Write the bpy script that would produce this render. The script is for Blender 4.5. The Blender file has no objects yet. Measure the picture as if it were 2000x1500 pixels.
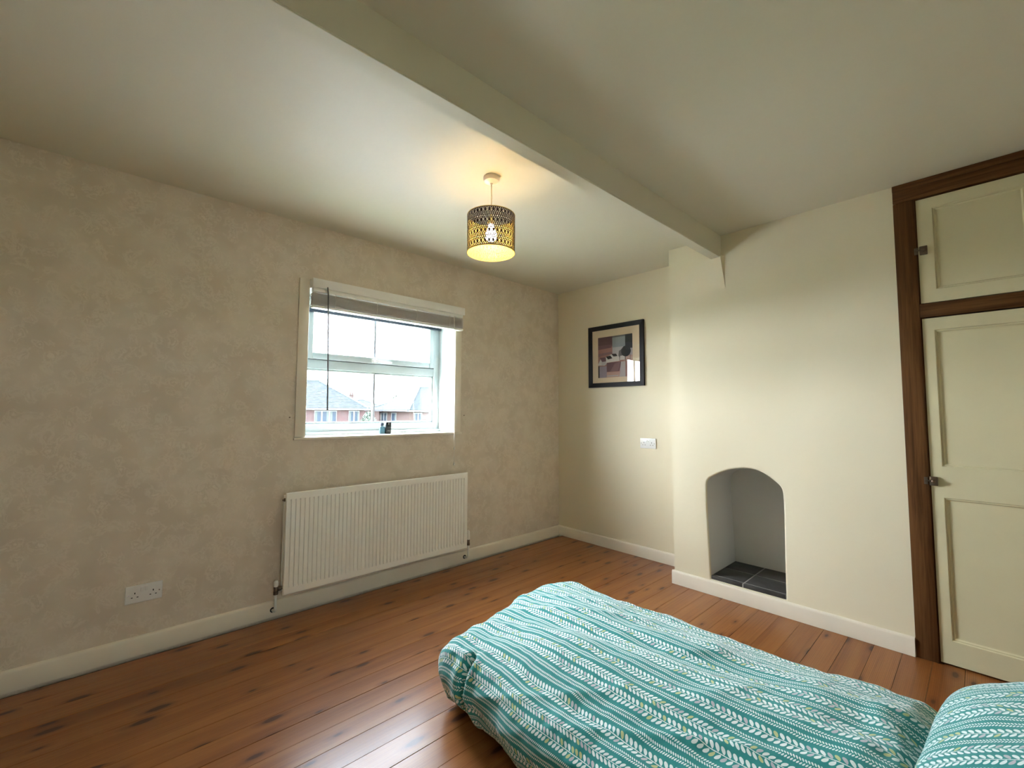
import bpy, bmesh, math, random
from mathutils import Vector, Matrix, noise
from mathutils.geometry import tessellate_polygon
PI = math.pi
random.seed(7)
scene = bpy.context.scene
C = scene.collection

# ------------------------------------------------------------------ camera
cam_d = bpy.data.cameras.new('camera')
cam_d.sensor_width = 36.0
cam_d.lens = 853.3 * 36 / 2000
cam_d.clip_start = 0.02
cam_d.clip_end = 400
cam = bpy.data.objects.new('camera', cam_d)
C.objects.link(cam)
yaw, pitch, roll = math.radians(-42.955), math.radians(3.616), math.radians(0.226)
fw = Vector((-math.sin(yaw) * math.cos(pitch), math.cos(yaw) * math.cos(pitch), math.sin(pitch)))
rt = Vector((math.cos(yaw), math.sin(yaw), 0))
up = rt.cross(fw)
r2 = rt * math.cos(roll) + up * math.sin(roll)
u2 = -rt * math.sin(roll) + up * math.cos(roll)
M = Matrix((r2, u2, -fw)).transposed().to_4x4()
M.translation = Vector((-3.4027, -2.9533, 1.2302))
cam.matrix_world = M
scene.camera = cam

# ------------------------------------------------------------------ world, light, exposure
SKY = 13.0
world = bpy.data.worlds.new('overcast_sky')
scene.world = world
world.use_nodes = True
wn = world.node_tree
bg = wn.nodes['Background']
tcw = wn.nodes.new('ShaderNodeTexCoord')
sep = wn.nodes.new('ShaderNodeSeparateXYZ')
wn.links.new(tcw.outputs['Generated'], sep.inputs[0])
rmp = wn.nodes.new('ShaderNodeValToRGB')          # overcast: a little brighter towards the zenith
rmp.color_ramp.elements[0].position = 0.0
rmp.color_ramp.elements[0].color = (0.80, 0.90, 1.0, 1)
rmp.color_ramp.elements[1].position = 0.9
rmp.color_ramp.elements[1].color = (1.0, 1.12, 1.28, 1)
wn.links.new(sep.outputs['Z'], rmp.inputs[0])
wn.links.new(rmp.outputs[0], bg.inputs['Color'])
bg.inputs['Strength'].default_value = SKY


def portal(name, loc, rot, sx, sy):
    L = bpy.data.lights.new(name, 'AREA')
    L.shape = 'RECTANGLE'
    L.size, L.size_y = sx, sy
    L.cycles.is_portal = True
    o = bpy.data.objects.new(name, L)
    o.location, o.rotation_euler = loc, rot
    C.objects.link(o)
    return o


# sun behind thin high cloud, beyond the houses and a little to the left: very soft
SL = bpy.data.lights.new('veiled_sun', 'SUN')
SL.energy = 20.0
SL.angle = math.radians(90)
SL.color = (0.92, 0.97, 1.0)
so = bpy.data.objects.new('veiled_sun', SL)
so.rotation_euler = Vector((-0.85, 1.0, 0.72)).to_track_quat('Z', 'Y').to_euler()
so.location = (-5, 12, 9)
C.objects.link(so)

vs = scene.view_settings
vs.view_transform = 'Standard'
vs.look = 'None'
vs.gamma = 1.0
vs.exposure = 1.82
vs.use_curve_mapping = False
try:
    scene.cycles.max_bounces = 12
    scene.cycles.diffuse_bounces = 8
    scene.cycles.sample_clamp_indirect = 20
except Exception:
    pass

H = 2.45
XB = -0.335          # face of the chimney breast
YB = -1.391          # its window-side corner
YC = -2.673          # where the cupboard starts
XW = -4.35           # west wall
YS = -4.30           # south wall
WT = 0.24            # depth of the window reveal

# window opening
WX0, WX1, WZ0, WZ1 = -2.462, -1.302, 1.062, 2.040
# added opening in the unseen south wall, sized for the fill light it admits
SX0, SX1, SZ0, SZ1 = -3.55, -3.02, 1.22, 1.63
portal('window_portal', ((WX0 + WX1) / 2, WT + 0.05, (WZ0 + WZ1) / 2), (-PI / 2, 0, 0), WX1 - WX0, WZ1 - WZ0)
portal('fill_window_portal', ((SX0 + SX1) / 2, YS - WT - 0.05, (SZ0 + SZ1) / 2), (PI / 2, 0, 0), SX1 - SX0, SZ1 - SZ0)


# ------------------------------------------------------------------ materials
class NT:
    def __init__(s, name):
        s.m = bpy.data.materials.new(name)
        s.m.use_nodes = True
        s.t = s.m.node_tree
        s.b = s.t.nodes['Principled BSDF']
        s.out = s.t.nodes['Material Output']

    def n(s, kind, **kw):
        x = s.t.nodes.new(kind)
        for k, v in kw.items():
            if k.startswith('i_'):
                x.inputs[k[2:].replace('_', ' ')].default_value = v
            else:
                setattr(x, k, v)
        return x

    def l(s, a, b):
        s.t.links.new(a, b)

    def math(s, op, a, b=None, c=None, clamp=False):
        x = s.t.nodes.new('ShaderNodeMath')
        x.operation = op
        x.use_clamp = clamp
        for i, v in enumerate((a, b, c)):
            if v is None:
                continue
            if isinstance(v, (int, float)):
                x.inputs[i].default_value = v
            else:
                s.l(v, x.inputs[i])
        return x.outputs[0]

    def mix(s, fac, a, b, mode='MIX'):
        x = s.t.nodes.new('ShaderNodeMix')
        x.data_type = 'RGBA'
        x.blend_type = mode
        for sock, v in ((x.inputs[0], fac), (x.inputs[6], a), (x.inputs[7], b)):
            if isinstance(v, (int, float)):
                sock.default_value = v
            elif isinstance(v, tuple):
                sock.default_value = v if len(v) == 4 else (*v, 1)
            else:
                s.l(v, sock)
        return x.outputs[2]

    def coords(s, which='Object', scale=(1, 1, 1), loc=(0, 0, 0)):
        tc = s.n('ShaderNodeTexCoord')
        mp = s.n('ShaderNodeMapping')
        mp.inputs['Scale'].default_value = scale
        mp.inputs['Location'].default_value = loc
        s.l(tc.outputs[which], mp.inputs[0])
        return mp.outputs[0]

    def noise(s, vec, scale, detail=3, rough=0.5, out='Fac', dist=0):
        x = s.n('ShaderNodeTexNoise')
        x.inputs['Scale'].default_value = scale
        x.inputs['Detail'].default_value = detail
        x.inputs['Roughness'].default_value = rough
        x.inputs['Distortion'].default_value = dist
        if vec is not None:
            s.l(vec, x.inputs['Vector'])
        return x.outputs[out]

    def ramp(s, fac, stops):
        x = s.n('ShaderNodeValToRGB')
        cr = x.color_ramp
        while len(cr.elements) < len(stops):
            cr.elements.new(0.5)
        for e, (p, c) in zip(cr.elements, stops):
            e.position = p
            e.color = (c, c, c, 1) if isinstance(c, (int, float)) else (*c, 1)
        s.l(fac, x.inputs[0])
        return x.outputs[0]

    def bump(s, h, strength=0.3, dist=0.002):
        x = s.n('ShaderNodeBump')
        x.inputs['Strength'].default_value = strength
        x.inputs['Distance'].default_value = dist
        s.l(h, x.inputs['Height'])
        s.l(x.outputs[0], s.b.inputs['Normal'])

    def base(s, v):
        if isinstance(v, tuple):
            s.b.inputs['Base Color'].default_value = (*v, 1)
        else:
            s.l(v, s.b.inputs['Base Color'])

    def set(s, **kw):
        for k, v in kw.items():
            s.b.inputs[k.replace('_', ' ')].default_value = v


def paint(name, col, rough=0.6, var=0.05, scale=3.0, bump=0.15, fine=60, spec=0.3):
    t = NT(name)
    v = t.coords()
    n1 = t.noise(v, scale, 4)
    c2 = tuple(min(1, c * (1 - var)) for c in col)
    c1 = tuple(min(1, c * (1 + var)) for c in col)
    t.base(t.mix(t.ramp(n1, [(0.3, 0.0), (0.7, 1.0)]), c2, c1))
    t.set(Roughness=rough)
    t.b.inputs['Specular IOR Level'].default_value = spec
    if bump:
        t.bump(t.noise(v, fine, 3), bump, 0.002)
    return t.m


def plaster(name, col, rough=0.55):
    t = NT(name)
    v = t.coords()
    a = t.noise(v, 1.6, 3)
    b = t.noise(v, 9, 4)
    c2 = tuple(c * 0.95 for c in col)
    t.base(t.mix(a, c2, col))
    t.set(Roughness=rough)
    t.b.inputs['Specular IOR Level'].default_value = 0.25
    h = t.math('ADD', t.math('MULTIPLY', a, 2.2), t.math('MULTIPLY', b, 0.6))
    t.bump(h, 0.35, 0.012)
    return t.m


def wallpaper(name):
    t = NT(name)
    v = t.coords()
    warp = t.noise(v, 9, 2, out='Color')
    vv = t.mix(0.10, v, warp)
    vo = t.n('ShaderNodeTexVoronoi')
    vo.feature = 'SMOOTH_F1'
    vo.inputs['Scale'].default_value = 21
    t.l(vv, vo.inputs['Vector'])
    n1 = t.noise(vv, 34, 5, 0.6, dist=1.8)
    n2 = t.noise(v, 5.5, 3)
    s = t.math('ADD', t.math('MULTIPLY', vo.outputs['Distance'], 1.0), t.math('MULTIPLY', n1, 0.9))
    pat = t.ramp(s, [(0.50, 0.0), (0.64, 1.0), (0.76, 0.15), (0.90, 0.8)])
    pat2 = t.math('MULTIPLY', pat, t.ramp(n2, [(0.36, 0.35), (0.60, 1.0)]))
    t.base(t.mix(pat2, (0.74, 0.66, 0.555), (0.615, 0.53, 0.425)))
    t.set(Roughness=0.55)
    t.b.inputs['Specular IOR Level'].default_value = 0.3
    t.bump(t.math('ADD', pat2, t.math('MULTIPLY', t.noise(v, 1.5, 2), 2.0)), 0.25, 0.003)
    return t.m


def wood_boards():
    """stained and varnished pine floorboards, grain along local x, shifted per board"""
    t = NT('varnished_pine_boards')
    tc = t.n('ShaderNodeTexCoord')
    oi = t.n('ShaderNodeObjectInfo')
    cmb = t.n('ShaderNodeCombineXYZ')
    t.l(t.math('MULTIPLY', oi.outputs['Random'], 37.0), cmb.inputs[0])
    t.l(t.math('MULTIPLY', oi.outputs['Random'], 11.0), cmb.inputs[1])
    add = t.n('ShaderNodeVectorMath')
    add.operation = 'ADD'
    t.l(tc.outputs['Object'], add.inputs[0])
    t.l(cmb.outputs[0], add.inputs[1])
    P = add.outputs[0]

    def mp(scale):
        m = t.n('ShaderNodeMapping')
        m.inputs['Scale'].default_value = scale
        t.l(P, m.inputs[0])
        return m.outputs[0]
    # knots: cells stretched along the board, few of them kept
    vo = t.n('ShaderNodeTexVoronoi')
    vo.voronoi_dimensions = '2D'
    vo.inputs['Scale'].default_value = 1.0
    vo.inputs['Randomness'].default_value = 1.0
    t.l(mp((3.6, 10.5, 1)), vo.inputs['Vector'])
    sepc = t.n('ShaderNodeSeparateColor')
    t.l(vo.outputs['Color'], sepc.inputs[0])
    keep = t.math('GREATER_THAN', sepc.outputs[0], 0.46)
    size = t.math('ADD', t.math('MULTIPLY', t.math('POWER', sepc.outputs[1], 1.6), 0.10), 0.045)
    wob = t.math('MULTIPLY', t.noise(mp((30, 45, 1)), 1.0, 2), 0.05)
    dist = t.math('SUBTRACT', t.math('ADD', vo.outputs['Distance'], wob), size)
    knot = t.math('MULTIPLY', t.ramp(dist, [(0.0, 1.0), (0.055, 0.0)]), keep)
    halo = t.math('MULTIPLY', t.ramp(dist, [(0.02, 1.0), (0.20, 0.0)]), keep)
    # grain runs round the knots
    wv = t.n('ShaderNodeTexWave')
    wv.wave_type = 'BANDS'
    wv.bands_direction = 'Y'
    wv.inputs['Scale'].default_value = 9
    wv.inputs['Distortion'].default_value = 3.0
    wv.inputs['Detail'].default_value = 2
    wv.inputs['Detail Scale'].default_value = 0.6
    t.l(mp((0.35, 5.5, 1)), wv.inputs['Vector'])
    g1 = wv.outputs['Fac']
    g2 = t.noise(mp((1.6, 150, 1)), 1.0, 4, 0.65)
    tone = t.noise(mp((0.7, 9.0, 1)), 1.3, 3)
    c = t.mix(oi.outputs['Random'], (0.225, 0.078, 0.022), (0.33, 0.128, 0.038))
    c = t.mix(t.math('MULTIPLY', g1, 0.55), c, (0.16, 0.050, 0.015))
    c = t.mix(t.ramp(g2, [(0.42, 0.0), (0.70, 0.65)]), c, (0.13, 0.040, 0.013))
    c = t.mix(t.ramp(tone, [(0.35, 0.0), (0.75, 0.5)]), c, (0.42, 0.180, 0.050))
    c = t.mix(t.math('MULTIPLY', halo, 0.55), c, (0.11, 0.032, 0.012))
    c = t.mix(t.math('MULTIPLY', knot, 0.88), c, (0.060, 0.020, 0.010))
    t.base(c)
    t.l(t.math('ADD', 0.29, t.math('MULTIPLY', t.noise(mp((3, 12, 1)), 1.0, 2), 0.08)), t.b.inputs['Roughness'])
    t.b.inputs['Specular IOR Level'].default_value = 0.18
    t.b.inputs['Coat Weight'].default_value = 0.30
    t.b.inputs['Coat Roughness'].default_value = 0.20
    wavy = t.noise(mp((5, 11, 1)), 1.0, 3)
    peel = t.noise(mp((55, 85, 1)), 1.0, 2)
    h = t.math('ADD', t.math('MULTIPLY', wavy, 1.0), t.math('MULTIPLY', g2, 0.06))
    h = t.math('ADD', h, t.math('MULTIPLY', peel, 0.45))
    h = t.math('SUBTRACT', h, t.math('MULTIPLY', knot, 0.12))
    t.bump(h, 0.5, 0.0014)
    return t.m


def oak(name, dark=1.0, along='z'):
    t = NT(name)
    v = t.coords(scale=(30, 30, 1.3) if along == 'z' else (30, 1.3, 30))
    g = t.noise(v, 1.4, 4, 0.6, dist=0.6)
    f = t.noise(t.coords(scale=(160, 160, 5) if along == 'z' else (160, 5, 160)), 1.0, 2)
    a = (0.165 * dark, 0.075 * dark, 0.028 * dark)
    b = (0.085 * dark, 0.036 * dark, 0.013 * dark)
    c = t.mix(t.ramp(g, [(0.35, 0.0), (0.65, 1.0)]), a, b)
    c = t.mix(t.ramp(f, [(0.5, 0.0), (0.8, 0.5)]), c, (0.05 * dark, 0.02 * dark, 0.008 * dark))
    t.base(c)
    t.set(Roughness=0.5)
    t.b.inputs['Specular IOR Level'].default_value = 0.08
    t.bump(f, 0.2, 0.001)
    return t.m


def simple(name, col, rough=0.4, metal=0.0, **kw):
    t = NT(name)
    v = t.coords()
    n = t.noise(v, 25, 2)
    t.base(t.mix(n, tuple(c * 0.94 for c in col), col))
    t.set(Roughness=rough, Metallic=metal)
    for k, val in kw.items():
        t.b.inputs[k.replace('_', ' ')].default_value = val
    return t.m


def pane_glass(name, tint=(1, 1, 1), refl=1.0):
    t = NT(name)
    t.t.nodes.remove(t.b)
    tr = t.n('ShaderNodeBsdfTransparent')
    tr.inputs[0].default_value = (*tint, 1)
    gl = t.n('ShaderNodeBsdfGlossy')
    gl.inputs['Roughness'].default_value = 0.0
    # Schlick reflectance from the facing angle, the same from both sides of the thin pane
    ge = t.n('ShaderNodeNewGeometry')
    dt = t.n('ShaderNodeVectorMath')
    dt.operation = 'DOT_PRODUCT'
    t.l(ge.outputs['Normal'], dt.inputs[0])
    t.l(ge.outputs['Incoming'], dt.inputs[1])
    cosv = t.math('ABSOLUTE', dt.outputs['Value'])
    sch = t.math('ADD', 0.04, t.math('MULTIPLY', 0.96, t.math('POWER', t.math('SUBTRACT', 1.0, cosv, clamp=True), 5.0)))
    mx = t.n('ShaderNodeMixShader')
    t.l(t.math('MULTIPLY', sch, refl, clamp=True), mx.inputs[0])
    t.l(tr.outputs[0], mx.inputs[1])
    t.l(gl.outputs[0], mx.inputs[2])
    t.l(mx.outputs[0], t.out.inputs[0])
    return t.m


def vine_fabric(name):
    """printed cotton: rows of white leaf sprigs on teal; u = metres across, v = metres along"""
    t = NT(name)
    tc = t.n('ShaderNodeTexCoord')
    sp = t.n('ShaderNodeSeparateXYZ')
    t.l(tc.outputs['UV'], sp.inputs[0])
    wob = t.math('MULTIPLY', t.math('SUBTRACT', t.noise(tc.outputs['UV'], 7, 2), 0.5), 0.004)
    U = t.math('ADD', sp.outputs[0], wob)
    V = sp.outputs[1]
    rows = [('L', 0.046, 1), ('s', 0.029, 1), ('s', 0.029, -1), ('L', 0.046, 1), ('M', 0.041, -1), ('s', 0.029, 1)]
    per = sum(r[1] for r in rows)
    um = t.math('FLOORED_MODULO', U, per)
    block = t.math('FLOOR', t.math('DIVIDE', U, per))
    mask = None
    idv = None
    pos = 0.0
    kinds = {'L': (0.0155, 0.0175, 0.60, 0.0052, 0.0011), 's': (0.0068, 0.0085, 0.55, 0.0021, 0.0),
             'M': (0.0145, 0.0150, 0.80, 0.0050, 0.0009)}
    for i, (k, w, sg) in enumerate(rows):
        pitch_, half, skew, lw, stem = kinds[k]
        c0 = pos + w / 2
        pos += w
        a = t.math('SUBTRACT', um, c0)
        aa = t.math('ABSOLUTE', a)
        side = t.math('GREATER_THAN', a, 0.0)
        bb = t.math('ADD', t.math('SUBTRACT', V, t.math('MULTIPLY', aa, skew * sg)), t.math('MULTIPLY', side, pitch_ * 0.45))
        q = t.math('DIVIDE', bb, pitch_)
        cell = t.math('FLOOR', q)
        loc = t.math('MULTIPLY', t.math('ABSOLUTE', t.math('SUBTRACT', t.math('FRACT', q), 0.5)), pitch_)
        s0 = half * 0.10
        s = t.math('DIVIDE', t.math('SUBTRACT', aa, s0), half - s0, clamp=True)
        # teardrop: narrow at the stem, round at the tip
        wd = t.math('MULTIPLY', t.math('MULTIPLY', t.math('POWER', s, 0.75), t.math('SQRT', t.math('SUBTRACT', 1.0, s))), lw * 2.5)
        leaf = t.math('LESS_THAN', loc, wd)
        rowmask = leaf
        if stem:
            rowmask = t.math('MAXIMUM', leaf, t.math('LESS_THAN', aa, stem))
        wn_ = t.n('ShaderNodeTexWhiteNoise')
        wn_.noise_dimensions = '3D'
        cb = t.n('ShaderNodeCombineXYZ')
        t.l(cell, cb.inputs[0])
        t.l(t.math('ADD', block, i * 7.3), cb.inputs[1])
        t.l(side, cb.inputs[2])
        t.l(cb.outputs[0], wn_.inputs['Vector'])
        rnd = wn_.outputs['Value']
        if k == 's':
            rnd = t.math('MULTIPLY', rnd, 0.7)
        rv = t.math('MULTIPLY', rnd, leaf)
        mask = rowmask if mask is None else t.math('MAXIMUM', mask, rowmask)
        idv = rv if idv is None else t.math('MAXIMUM', idv, rv)
    wv = t.noise(tc.outputs['UV'], 60, 3)
    base = t.mix(wv, (0.014, 0.205, 0.203), (0.024, 0.270, 0.262))
    leafc = t.n('ShaderNodeValToRGB')
    cr = leafc.color_ramp
    cr.interpolation = 'CONSTANT'
    cr.elements[0].position = 0.0
    cr.elements[0].color = (0.78, 0.86, 0.86, 1)
    cr.elements[1].position = 0.78
    cr.elements[1].color = (0.50, 0.49, 0.54, 1)
    e = cr.elements.new(0.90)
    e.color = (0.52, 0.56, 0.27, 1)
    t.l(idv, leafc.inputs[0])
    t.base(t.mix(t.math('MULTIPLY', mask, 0.93), base, leafc.outputs[0]))
    t.set(Roughness=0.8)
    t.b.inputs['Sheen Weight'].default_value = 0.25
    t.b.inputs['Sheen Roughness'].default_value = 0.5
    t.b.inputs['Specular IOR Level'].default_value = 0.2
    t.bump(t.noise(tc.outputs['UV'], 22, 3), 0.5, 0.004)
    return t.m


def brick_far(name, col, mortar):
    t = NT(name)
    v = t.coords()
    mpn = t.n('ShaderNodeTexBrick')
    mpn.inputs['Color1'].default_value = (*col, 1)
    mpn.inputs['Color2'].default_value = (col[0] * 1.5, col[1] * 1.3, col[2] * 1.3, 1)
    mpn.inputs['Mortar'].default_value = (*mortar, 1)
    mpn.inputs['Scale'].default_value = 1.0
    mpn.inputs['Mortar Size'].default_value = 0.012
    mpn.inputs['Brick Width'].default_value = 0.225
    mpn.inputs['Row Height'].default_value = 0.075
    cmb = t.n('ShaderNodeCombineXYZ')
    s3 = t.n('ShaderNodeSeparateXYZ')
    t.l(v, s3.inputs[0])
    t.l(t.math('ADD', s3.outputs[0], s3.outputs[1]), cmb.inputs[0])
    t.l(s3.outputs[2], cmb.inputs[1])
    t.l(cmb.outputs[0], mpn.inputs['Vector'])
    t.base(t.mix(t.ramp(t.noise(v, 2.2, 4), [(0.35, 0), (0.7, 0.6)]), mpn.outputs[0], (mortar[0], mortar[1], mortar[2])))
    t.set(Roughness=0.95)
    t.b.inputs['Specular IOR Level'].default_value = 0.04
    return t.m


M_ = {}
M_['paper'] = wallpaper('beige_scroll_wallpaper')
M_['cream'] = plaster('cream_wall_paint', (0.74, 0.67, 0.50))
M_['ceil'] = plaster('off_white_ceiling_paint', (0.665, 0.63, 0.515), 0.5)
M_['gloss'] = paint('cream_gloss_paint', (0.76, 0.69, 0.57), 0.35, 0.03, 5, 0.08, 40, 0.5)
M_['boards'] = wood_boards()
M_['subfloor'] = simple('dark_gap_between_boards', (0.015, 0.008, 0.005), 0.9)
M_['oak'] = oak('dark_stained_wood', 0.85)
M_['oak_rail'] = oak('dark_stained_rail_wood', 0.80, 'y')
M_['door'] = paint('cream_cupboard_paint', (0.60, 0.55, 0.36), 0.45, 0.03, 4, 0.1, 50, 0.4)
M_['upvc'] = simple('white_upvc', (0.48, 0.55, 0.56), 0.25)
M_['niche'] = plaster('grey_recess_paint', (0.60, 0.585, 0.53))
M_['reveal'] = simple('white_reveal_paint', (0.48, 0.53, 0.53), 0.5)
M_['white'] = simple('white_plastic', (0.78, 0.78, 0.76), 0.3)
M_['radw'] = simple('white_radiator_enamel', (0.90, 0.88, 0.82), 0.3)
M_['brass'] = simple('dull_brass', (0.32, 0.22, 0.12), 0.35, 1.0)
M_['steel'] = simple('chrome', (0.55, 0.55, 0.55), 0.2, 1.0)
M_['nickel'] = simple('aged_nickel', (0.20, 0.155, 0.12), 0.35, 1.0)
M_['black'] = simple('black_hole', (0.008, 0.008, 0.008), 0.7)
M_['slat'] = simple('grey_painted_slats', (0.62, 0.58, 0.56), 0.5)
M_['valance'] = simple('pale_grey_valance_paint', (0.86, 0.85, 0.83), 0.4)
M_['bar'] = simple('grey_glazing_bar', (0.32, 0.33, 0.36), 0.4)
M_['headrail'] = simple('white_headrail_metal', (0.90, 0.92, 0.89), 0.35)
M_['cord'] = simple('white_cord', (0.75, 0.73, 0.68), 0.7)
M_['wand'] = simple('grey_wand_plastic', (0.13, 0.125, 0.13), 0.3)
M_['navy'] = simple('navy_roller_rail', (0.018, 0.035, 0.06), 0.45)
M_['glass'] = pane_glass('window_glass')
M_['picglass'] = pane_glass('picture_glass', refl=1.0)
M_['frameblack'] = simple('black_picture_frame', (0.007, 0.004, 0.005), 0.42, **{'Specular IOR Level': 0.2})
M_['mount'] = simple('cream_mount_board', (0.66, 0.53, 0.37), 0.8)
M_['slate'] = paint('dark_slate', (0.050, 0.047, 0.044), 0.5, 0.3, 14, 0.4, 30)
M_['grout'] = simple('grey_grout', (0.34, 0.33, 0.31), 0.9)
M_['rose'] = simple('ivory_ceiling_rose_plastic', (0.74, 0.68, 0.60), 0.3)
M_['shade_out'] = simple('dark_brown_shade', (0.045, 0.020, 0.020), 0.45)
M_['shade_in'] = simple('yellow_shade_lining', (0.85, 0.62, 0.17), 0.6)
M_['duvet'] = vine_fabric('teal_leaf_print_cotton')
M_['mattress'] = simple('dark_grey_bed_base', (0.03, 0.032, 0.035), 0.9)

tb = NT('lit_bulb')
tb.b.inputs['Base Color'].default_value = (1, 0.9, 0.7, 1)
tb.b.inputs['Emission Color'].default_value = (1.0, 0.80, 0.50, 1)
tb.b.inputs['Emission Strength'].default_value = 25
M_['bulb'] = tb.m


# ------------------------------------------------------------------ helpers
def link(name, bm, mats, parent=None, smooth=False, recalc=True):
    if recalc:
        bmesh.ops.recalc_face_normals(bm, faces=bm.faces)
    me = bpy.data.meshes.new(name)
    bm.to_mesh(me)
    bm.free()
    if not isinstance(mats, (list, tuple)):
        mats = [mats]
    for m in mats:
        me.materials.append(M_[m] if isinstance(m, str) else m)
    if smooth:
        for p in me.polygons:
            p.use_smooth = True
        try:
            me.set_sharp_from_angle(angle=math.radians(35))
        except Exception:
            pass
    o = bpy.data.objects.new(name, me)
    C.objects.link(o)
    if parent is not None:
        o.parent = parent
    return o


def thing(name, label, cat, loc=(0, 0, 0), rotz=0, group=None):
    o = bpy.data.objects.new(name, None)
    o.empty_display_size = 0.1
    C.objects.link(o)
    o.location = loc
    o.rotation_euler = (0, 0, rotz)
    o['label'] = label
    o['category'] = cat
    if group:
        o['group'] = group
    return o


def tag(o, label, cat, group=None):
    o['label'] = label
    o['category'] = cat
    if group:
        o['group'] = group
    return o


def struct(o):
    o['kind'] = 'structure'
    return o


def box(bm, x0, x1, y0, y1, z0, z1, bev=0.0, mi=0, seg=2):
    vs_ = [bm.verts.new((x, y, z)) for x in (x0, x1) for y in (y0, y1) for z in (z0, z1)]
    idx = [(0, 1, 3, 2), (4, 6, 7, 5), (0, 4, 5, 1), (2, 3, 7, 6), (0, 2, 6, 4), (1, 5, 7, 3)]
    fs = [bm.faces.new([vs_[i] for i in f]) for f in idx]
    for f in fs:
        f.material_index = mi
    if bev > 0:
        es = list({e for f in fs for e in f.edges})
        bmesh.ops.bevel(bm, geom=es, offset=bev, segments=seg, affect='EDGES', profile=0.5)
    return fs


def bx(*a, **k):
    bm = bmesh.new()
    box(bm, *a, **k)
    return bm


def lathe(bm, prof, n=32, c=(0, 0, 0), axis='z', mi=0, cap=True):
    rings = []
    for r, h in prof:
        ring = []
        for i in range(n):
            a = 2 * PI * i / n
            p = (r * math.cos(a), r * math.sin(a), h)
            if axis == 'x':
                p = (p[2], p[0], p[1])
            elif axis == 'y':
                p = (p[0], p[2], p[1])
            ring.append(bm.verts.new((c[0] + p[0], c[1] + p[1], c[2] + p[2])))
        rings.append(ring)
    for a, b in zip(rings, rings[1:]):
        for i in range(n):
            f = bm.faces.new((a[i], a[(i + 1) % n], b[(i + 1) % n], b[i]))
            f.material_index = mi
    if cap:
        for rg in (rings[0], rings[-1]):
            f = bm.faces.new(rg)
            f.material_index = mi
    return bm


def tube(bm, pts, r, n=8, mi=0):
    pts = [Vector(p) for p in pts]
    rings = []
    ref = Vector((0.13, 0.31, 0.94))
    for i, p in enumerate(pts):
        d = (pts[min(i + 1, len(pts) - 1)] - pts[max(i - 1, 0)]).normalized()
        if abs(d.dot(ref)) > 0.97:
            ref_ = Vector((1, 0, 0))
        else:
            ref_ = ref
        a = d.cross(ref_).normalized()
        b = d.cross(a)
        rr = r[i] if isinstance(r, (list, tuple)) else r
        rings.append([bm.verts.new(p + rr * (a * math.cos(2 * PI * k / n) + b * math.sin(2 * PI * k / n))) for k in range(n)])
    for a, b in zip(rings, rings[1:]):
        for i in range(n):
            f = bm.faces.new((a[i], a[(i + 1) % n], b[(i + 1) % n], b[i]))
            f.material_index = mi
    bm.faces.new(rings[0])
    bm.faces.new(rings[-1])
    return bm


def slab_with_holes(bm, outer, holes, to3, thick, mi=0):
    """flat slab: outline and holes in 2D; to3(a, b, d) places a point, d = depth"""
    loops = [[Vector((a, b, 0)) for a, b in outer]] + [[Vector((a, b, 0)) for a, b in h] for h in holes]
    tris = tessellate_polygon(loops)
    flat = [p for lp in loops for p in lp]
    for d in (0, thick):
        vv = [bm.verts.new(to3(p.x, p.y, d)) for p in flat]
        for tr in tris:
            try:
                f = bm.faces.new([vv[i] for i in tr])
                f.material_index = mi
            except ValueError:
                pass
        if d == 0:
            first = vv
    off = 0
    for lp in loops:
        n = len(lp)
        for i in range(n):
            j = (i + 1) % n
            bm.faces.new((first[off + i], first[off + j], vv[off + j], vv[off + i]))
        off += n


def islands(o, name=None):
    """give every separate piece of a joined mesh its own object"""
    bm = bmesh.new()
    bm.from_mesh(o.data)
    bm.verts.index_update()
    seen, parts = set(), []
    for v in bm.verts:
        if v.index in seen:
            continue
        st, grp = [v], []
        seen.add(v.index)
        while st:
            a = st.pop()
            grp.append(a.index)
            for e in a.link_edges:
                b = e.other_vert(a)
                if b.index not in seen:
                    seen.add(b.index)
                    st.append(b)
        parts.append(grp)
    pts = [v.co.copy() for v in bm.verts]
    fcs = [([v.index for v in f.verts], f.material_index, f.smooth) for f in bm.faces]
    bm.free()
    own = {}
    for k, g in enumerate(parts):
        for i in g:
            own[i] = k
    nm = name or o.name.split('.')[0]
    for k, g in enumerate(parts):
        re = {i: j for j, i in enumerate(g)}
        ff = [(f, m, s) for f, m, s in fcs if own[f[0]] == k]
        me = bpy.data.meshes.new(nm)
        me.from_pydata([pts[i] for i in g], [], [[re[i] for i in f] for f, m, s in ff])
        for m in o.data.materials:
            me.materials.append(m)
        for p, (f, m, s) in zip(me.polygons, ff):
            p.material_index = m
            p.use_smooth = s
        n = bpy.data.objects.new(nm, me)
        C.objects.link(n)
        n.parent = o.parent
        n.location = o.location
    bpy.data.objects.remove(o)


def rect(a0, a1, b0, b1):
    return [(a0, b0), (a1, b0), (a1, b1), (a0, b1)]


# ------------------------------------------------------------------ room shell
bm = bmesh.new()
slab_with_holes(bm, rect(XW - 0.1, 0.28, -0.05, H + 0.05), [rect(WX0, WX1, WZ0 - 0.01, WZ1)], lambda a, b, d: (a, d, b), 0.30)
struct(link('wall_north', bm, 'paper'))
# plastered reveal of the window (jambs and head)
bm = bmesh.new()
for (a0, a1, b0, b1) in ((WX0 - 0.004, WX0 + 0.006, WZ0, WZ1), (WX1 - 0.006, WX1 + 0.004, WZ0, WZ1), (WX0, WX1, WZ1 - 0.006, WZ1 + 0.004)):
    box(bm, a0, a1, 0.0, 0.30, b0, b1)
struct(link('trim_1', bm, 'reveal'))

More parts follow.
